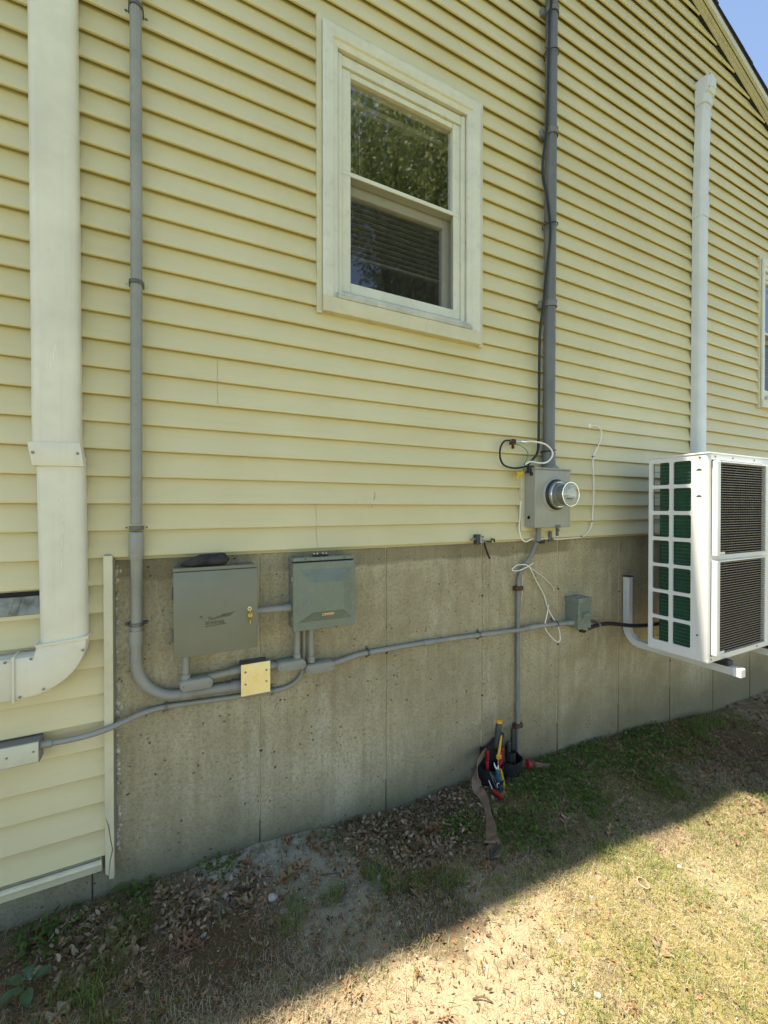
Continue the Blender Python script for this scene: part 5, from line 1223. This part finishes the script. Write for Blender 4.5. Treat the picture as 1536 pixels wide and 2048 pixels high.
def blades(name, n, area, dens, hmin, hmax, wid, lean, cols, label=None):
    xs, ps = pick(n, *area, dens)
    hd = nrs.uniform(0, 2 * math.pi, n); h = nrs.uniform(hmin, hmax, n); ln = nrs.uniform(lean[0], lean[1], n)
    base_ = np.array([[x, -p, gz(x, p) - .002] for x, p in zip(xs, ps)])
    dx = np.stack([np.cos(hd), np.sin(hd), np.zeros(n)], 1); sd_ = np.stack([-np.sin(hd), np.cos(hd), np.zeros(n)], 1)
    w = wid * nrs.uniform(.6, 1.3, n)[:, None]
    up_ = np.array([[0, 0, 1]])
    mid = base_ + up_ * (h * np.cos(ln * .5))[:, None] * .55 + dx * (h * np.sin(ln * .5))[:, None] * .5
    tip = base_ + up_ * (h * np.cos(ln))[:, None] + dx * (h * np.sin(ln))[:, None]
    tip[:, 2] = np.maximum(tip[:, 2], base_[:, 2] + .004)
    b0, b1, m0, m1 = base_ - sd_ * w, base_ + sd_ * w, mid - sd_ * w * .8, mid + sd_ * w * .8
    v = np.concatenate([np.stack([b0, b1, m1], 1), np.stack([b0, m1, m0], 1), np.stack([m0, m1, tip], 1)], 0)
    cols = np.array(cols); ci = nrs.randint(0, len(cols), n); tint = cols[ci] * nrs.uniform(.75, 1.2, (n, 1)); tint = np.concatenate([tint, tint, tint], 0)
    o = bulk(name, v, None, tint, M['blade']); o['kind'] = 'stuff'
    o['label'] = label; o['category'] = 'grass'
    return o
STRAW = [(.60, .51, .34), (.68, .60, .42), (.54, .44, .28), (.45, .35, .21), (.64, .58, .42)]
GREEN = [(.16, .22, .05), (.20, .26, .065), (.25, .30, .09), (.12, .17, .04)]
YG = [(.36, .36, .11), (.42, .40, .15), (.28, .32, .08)]
dry = lambda x, p: max(.04, (min(max((p - .30) / .35, .12), 1)) * (1 - .80 * bare(x, p)) * (.75 + .5 * fbm(x, p, 1.6)))
blades("dry_grass", 130000, (-.7, 3.6, .02, 1.75), dry, .010, .038, .0006, (.9, 1.5), STRAW, "short dry straw coloured grass over the bare lawn")
blades("dry_grass", 14000, (-1.5, 7.5, .6, 4.0), lambda x, p: 0 if (p < 1.72 and -.7 < x < 3.55) else .8, .02, .06, .0016, (.7, 1.4), STRAW + YG, "thin dry lawn further from the wall")
grn = lambda x, p: max(0, (.25 + 1.1 * fbm(x, p, 2.2, 9.0)) * (1.0 if x > .9 else .35) * (1 - bare(x, p))) * (1.0 if p < .75 else .55)
blades("green_grass", 24000, (-.7, 4.2, .01, 1.7), grn, .016, .042, .0009, (.5, 1.3), GREEN + YG, "scattered green grass blades by the foundation")
tuft = lambda x, p: 1.0 if fbm(x, p, 3.1, 21.0) > .38 and p < .8 else .04
blades("green_grass", 6500, (-.6, 4.0, .02, 1.5), tuft, .030, .075, .0012, (.3, 1.2), GREEN, "taller green grass tufts in the lawn")
blades("green_grass", 9000, (.9, 3.4, .6, 1.7), lambda x, p: max(0, fbm(x, p, 4.0, 63.0) * 1.6 + .05) * (1 - bare(x, p)), .012, .038, .0010, (.6, 1.4), [(.22, .30, .06), (.28, .34, .08), (.34, .37, .11), (.17, .25, .05)], "bright yellow green grass patches in the sunlit lawn")
# yellow-green moss cushions as tiny blades
blades("moss", 36000, (-.5, 3.4, .03, 1.7), lambda x, p: max(0, fbm(x, p, 3.5, 40.0) * 1.5 - .2 + (.25 if x > 1.15 and p > .85 else 0)) * (1 - bare(x, p)), .003, .011, .0008, (.2, 1.2), [(.27, .26, .07), (.21, .23, .06), (.33, .31, .10)], "low yellow green moss on the lawn")
# broad leaved ground cover near the pouch and along the wall
def broad(name, n, area, dens, smin, smax, cols, label, lift=(.004, .03), tilt=.9, mt='blade', cat='ground cover'):
    xs, ps = pick(n, *area, dens)
    V_ = []
    for x, p in zip(xs, ps):
        s = nrs.uniform(smin, smax); a = nrs.uniform(0, 6.283); z = gz(x, p) + nrs.uniform(*lift)
        nrm = Vector((nrs.normal(0, tilt * .5), nrs.normal(0, tilt * .5), 1)).normalized()
        u = Vector((math.cos(a), math.sin(a), 0)); u = (u - nrm * u.dot(nrm)).normalized(); v = nrm.cross(u); c = Vector((x, -p, z))
        V_.append([c - u * s, c - u * s * .2 + v * s * .42, c + u * s * .45 + v * s * .34, c + u * s, c + u * s * .45 - v * s * .34, c - u * s * .2 - v * s * .42])
    cols = np.array(cols); tint = cols[nrs.randint(0, len(cols), n)] * nrs.uniform(.7, 1.25, (n, 1))
    o = bulk(name, np.array(V_), None, tint, M[mt]); o['kind'] = 'stuff'; o['label'] = label; o['category'] = cat
    return o
def near(pts, soft=1.0):
    def f(x, p):
        return max([0] + [1 - math.hypot(x - a, (p - b) * soft) / r for a, b, r in pts])
    return f
broad("ground_cover", 5200, (-.6, 4.2, .005, .9), near([(1.85, .22, .28), (2.1, .13, .3), (2.4, .08, .3), (1.5, .42, .22), (1.95, .40, .25), (1.25, .28, .16), (-.1, .05, .12), (.2, .03, .10), (-.35, .10, .14), (3.0, .08, .4), (2.6, .3, .3)]), .006, .015, [(.10, .18, .03), (.13, .21, .045), (.17, .23, .055), (.08, .14, .03)], "low broad leaved green weeds along the foundation")
# small crumbled leaf litter
lit = lambda x, p: .30 if p > .62 else (.9 if bare(x, p) < .5 else .35)
broad("leaf_litter", 17000, (-.6, 3.6, .005, 1.5), lit, .002, .0095, [(.24, .13, .065), (.32, .20, .11), (.15, .085, .045), (.38, .29, .18), (.10, .06, .035), (.36, .15, .07)], "small crumbled brown leaf litter scattered on the soil", (.001, .012), .8, 'litter', 'leaf litter')
broad("leaf_litter", 3000, (-.4, 2.0, .005, .45), near([(1.05, .26, .35), (.85, .12, .25), (1.3, .14, .3), (.08, .20, .16), (.28, .22, .12), (-.2, .22, .2)]), .006, .017, [(.34, .25, .15), (.24, .16, .09), (.17, .11, .06), (.42, .33, .22), (.12, .08, .045)], "drift of broken tan leaves at the foot of the foundation", (.002, .022), 1.1, 'litter', 'leaf litter')
broad("leaf_litter", 2500, (2.4, 6.0, .01, .9), lambda x, p: .7, .008, .022, [(.20, .11, .06), (.26, .17, .09), (.12, .07, .04)], "brown leaves under the heat pump", (.001, .02), .9, 'litter', 'leaf litter')
broad("pale_crumbs", 700, (.1, .95, .01, .6), near([(.42, .10, .25), (.62, .42, .22), (.52, .25, .18)]), .002, .006, [(.52, .49, .39), (.44, .41, .32), (.36, .33, .26)], "pale mortar crumbs spilled on the soil", (.0, .004), .5, 'litter', 'crumbs')
broad("pale_crumbs", 260, (-.6, 3.2, .02, 1.5), lambda x, p: .8, .002, .005, [(.62, .62, .56), (.50, .48, .42)], "scattered white grit on the lawn", (.001, .006), .5, 'litter', 'grit')

# oak leaves: each one a piece lying on the ground
def oak_leaf(seed):
    r = random.Random(seed); bm = B(); n = 26; L_ = 1.0
    out = []
    lobes = r.choice([3, 4, 4]); ph = r.uniform(-.2, .2)
    for i in range(n + 1):
        f = i / n; env = (math.sin(math.pi * f ** .8)) ** .7 * .36; lob = .62 + .38 * math.cos(2 * math.pi * (f * lobes + ph)); out.append((f * L_ - .5, max(env * lob, .012)))
    curl = r.uniform(.5, 2.2); bend = r.uniform(-.5, 1.1); tw = r.uniform(-.6, .6)
    def P(x, y): return Vector((x, y * (1 - .12 * curl * abs(y)), curl * y * y * 1.1 + bend * x * x * .6 + tw * x * y + .02 * math.sin(x * 17 + seed) + .04))
    mids = [bm.verts.new(P(x, 0)) for x, _ in out]
    for sg in (-1, 1):
        hv = [bm.verts.new(P(x, sg * w * .5)) for x, w in out]; ed = [bm.verts.new(P(x + .03 * w, sg * w)) for x, w in out]
        for i in range(n):
            bm.faces.new((mids[i], mids[i + 1], hv[i + 1], hv[i])); bm.faces.new((hv[i], hv[i + 1], ed[i + 1], ed[i]))
    tube(bm, [P(-.49, 0) + Vector((0, 0, .005)), P(-.70, .03)], .012, 4)
    me = finish(bm, "oak_leaf", 180); me.materials.append(M['oak']); return me
LM = [oak_leaf(i) for i in range(9)]
special = [(1.752, .477, .13, .4), (1.74, .42, .07, 2.0), (2.90, .10, .11, 1.0), (1.55, .30, .06, 2.0), (1.10, .25, .11, 0.3), (1.0, .30, .12, 2.2), (1.16, .22, .11, 4.0), (1.22, .31, .10, 5.0), (.92, .33, .10, 1.2), (1.05, .36, .09, 3.0),
           (.16, .19, .11, .8), (.10, .24, .10, 2.1), (.04, .20, .09, 4.2), (.43, .26, .10, .2), (.47, .22, .08, 3.3), (.30, .12, .08, 1.0), (.95, .46, .12, 3.0), (.86, .52, .12, 1.3), (1.85, .62, .10, .7), (1.50, 1.05, .12, 0.4), (-.15, .28, .12, 2.0), (-.10, .34, .10, 1.0), (.27, .30, .10, 2.5)]
def put_leaf(x, p, s, a, i):
    o = bpy.data.objects.new("oak_leaf", LM[i % len(LM)]); COL.objects.link(o); o.parent = ground
    o.location = (x, -p, gz(x, p) + .004); o.scale = (s, s, s * rnd.uniform(.5, 1)); o.rotation_euler = (rnd.gauss(0, .28) + (math.pi if rnd.random() < .25 else 0) * 0, rnd.gauss(0, .28), a)
for i, (x, p, s, a) in enumerate(special): put_leaf(x, p, s, a, i)
cnt = 0
while cnt < 250:
    x = rnd.uniform(-.45, 3.1); p = abs(rnd.gauss(0, .42)) + .02 if rnd.random() < .72 else rnd.uniform(.05, 1.6)
    if x < 0 and p > 1.0: continue
    put_leaf(x, p, rnd.uniform(.035, .088) * (1 if p < .6 else .65), rnd.uniform(0, 6.28), cnt); cnt += 1
# pebbles and twigs, also pieces of the ground
pm = []
for i in range(4):
    bm = B(); bmesh.ops.create_icosphere(bm, subdivisions=2, radius=1)
    for v in bm.verts: v.co = Vector((v.co.x, v.co.y * .8, v.co.z * .55)) * (1 + .25 * noise.noise(v.co * 1.6 + Vector((i * 7, 0, 0))))
    me = finish(bm, "pebble", 180); me.materials.append(M['palestone']); pm.append(me)
peb = [(.355, .335, .022), (.72, .62, .011), (.755, .40, .012), (1.12, 1.01, .012), (1.16, 1.06, .012), (1.02, 1.05, .008), (.98, .40, .011), (1.96, .86, .012), (1.45, .82, .008), (.21, .22, .013), (.12, .36, .010), (-.02, .24, .012)]
for i in range(48): peb.append((rnd.uniform(-.4, 2.8), rnd.uniform(.05, 1.3), rnd.uniform(.003, .008)))
for i, (x, p, r) in enumerate(peb):
    o = bpy.data.objects.new("pebble", pm[i % 4]); COL.objects.link(o); o.parent = ground; o.location = (x, -p, gz(x, p) + r * .25); o.scale = (r, r, r); o.rotation_euler = (rnd.uniform(-.3, .3), rnd.uniform(-.3, .3), rnd.uniform(0, 6))
tw = [(.80, .92, .85, .95), (.83, .99, .76, 1.03), (.88, .88, .90, .84), (1.98, .58, 2.10, .62), (1.99, .06, 2.06, .13), (.62, .11, .72, .13), (.33, .38, .42, .33), (-.05, .42, .10, .40), (1.18, .36, 1.24, .40), (.55, .30, .64, .33)]
for i in range(16):
    x = rnd.uniform(-.2, 2.6); p = rnd.uniform(.05, 1.2); a = rnd.uniform(0, 6.28); l = rnd.uniform(.03, .09); tw.append((x, p, x + l * math.cos(a), p + l * math.sin(a)))
for x0, p0, x1, p1 in tw:
    bm = B(); mx, mp = (x0 + x1) / 2 + rnd.uniform(-.01, .01), (p0 + p1) / 2 + rnd.uniform(-.01, .01)
    tube(bm, spline([V(x0, p0, gz(x0, p0) + .004), V(mx, mp, gz(mx, mp) + .012), V(x1, p1, gz(x1, p1) + .005)], 4), [.0022] * 9, 5)
    o = obj("twig", bm, M['twig'], ground)
# broad leaved sapling in the lower left corner
t = thing("weed", "broad leaved green weed in the shaded lawn at the lower left", "plant", (-.355, -.335, gz(-.355, .335)))
for i, (a, l, e) in enumerate(((.3, .060, .5), (1.5, .052, .9), (2.4, .064, .3), (3.6, .055, .4), (5.0, .06, .35), (.9, .045, 1.1), (4.3, .04, .8))):
    bm = B(); c = V(-.355, .335, gz(-.355, .335) + .025); d = Vector((math.cos(a) * math.cos(e), math.sin(a) * math.cos(e), math.sin(e))); sdv = Vector((-math.sin(a), math.cos(a), 0)); r_ = []
    for k in range(9):
        f = k / 8; w = .021 * math.sin(math.pi * min(f * .93 + .05, 1)) ** .8 * (l / .085); q = c + d * (.015 + l * f) - Vector((0, 0, .03 * f * f)); r_.append([bm.verts.new(q + sdv * w * s + Vector((0, 0, .006 * abs(s)))) for s in (-1, 0, 1)])
    for k in range(8):
        for s in range(2): bm.faces.new((r_[k][s], r_[k][s + 1], r_[k + 1][s + 1], r_[k + 1][s]))
    obj("leaf", bm, M['plant'], t, smooth=180)
bm = B(); tube(bm, [V(-.355, .335, gz(-.355, .335) - .01), V(-.355, .335, gz(-.355, .335) + .03)], .003, 6); obj("stem", bm, M['plant'], t)

# ------------------------------------------------------------------ trees across the yard (seen in the window glass, and bouncing their light)
def tree(x, y, h, rad, label, n=9000, seed=1, cols=((.16, .21, .07), (.22, .27, .10), (.29, .33, .14))):
    r = random.Random(seed); rs_ = np.random.RandomState(seed)
    z0 = gz(x, -y)
    t = thing("tree", label, "tree", (x, y, z0), "trees across the yard")
    bm = B(); top = Vector((x + r.uniform(-.4, .4), y + r.uniform(-.4, .4), z0 + h * .8))
    tube(bm, spline([Vector((x, y, z0 - .2)), Vector((x + .1, y, z0 + h * .3)), top], 5), list(np.linspace(.26, .05, 11)), 10)
    ctr = []
    for i in range(16):
        f = r.uniform(.25, .95); a = r.uniform(0, 6.28); b0 = Vector((x, y, z0 + h * (.22 + .5 * f))); rr = rad * r.uniform(.45, 1.0) * (1.1 - .55 * f)
        e = b0 + Vector((math.cos(a) * rr, math.sin(a) * rr, h * .12 * r.uniform(.3, 1.2)))
        tube(bm, spline([b0, (b0 + e) / 2 + Vector((0, 0, .2)), e], 3), list(np.linspace(.08, .02, 7)), 6)
        ctr.append((e, rad * r.uniform(.28, .45))); ctr.append(((b0 + e) / 2, rad * r.uniform(.25, .4)))
    ctr.append((top, rad * .45))
    obj("trunk", bm, M['bark'], t)
    ci = rs_.randint(0, len(ctr), n); c = np.array([list(q[0]) for q in ctr])[ci]; cr = np.array([q[1] for q in ctr])[ci]
    d = rs_.normal(0, 1, (n, 3)); d /= np.linalg.norm(d, axis=1)[:, None]; c = c + d * (cr * rs_.uniform(.25, 1, n) ** .5)[:, None] * np.array([1, 1, .75])
    u = rs_.normal(0, 1, (n, 3)); u /= np.linalg.norm(u, axis=1)[:, None]; w = np.cross(u, rs_.normal(0, 1, (n, 3))); w /= np.linalg.norm(w, axis=1)[:, None]
    s = rs_.uniform(.045, .095, n)[:, None]
    v = np.stack([c - u * s, c + w * s * .6, c + u * s, c - w * s * .6], 1)
    cols = np.array(cols); tint = cols[rs_.randint(0, 3, n)] * rs_.uniform(.8, 1.25, (n, 1))
    o = bulk("crown", v, None, tint, M['crown']); o.parent = t; o.location = -Vector(t.location)
for a in ((2.6, -12.5, 15.0, 3.6, "tall leafy tree across the yard, reflected in the near window glass", 26000, 3),
          (7.0, -11.5, 21.0, 4.8, "tall broad leafy tree further right across the yard", 40000, 5),
          (12.5, -14.5, 20.0, 5.2, "large leafy tree at the far right of the yard", 40000, 8),
          (-4.5, -15.0, 13.5, 3.8, "leafy tree across the yard behind the viewer's left", 14000, 12),
          (17.5, -19.0, 22.0, 5.5, "tallest leafy tree at the back of the yard", 45000, 21)):
    tree(*a)
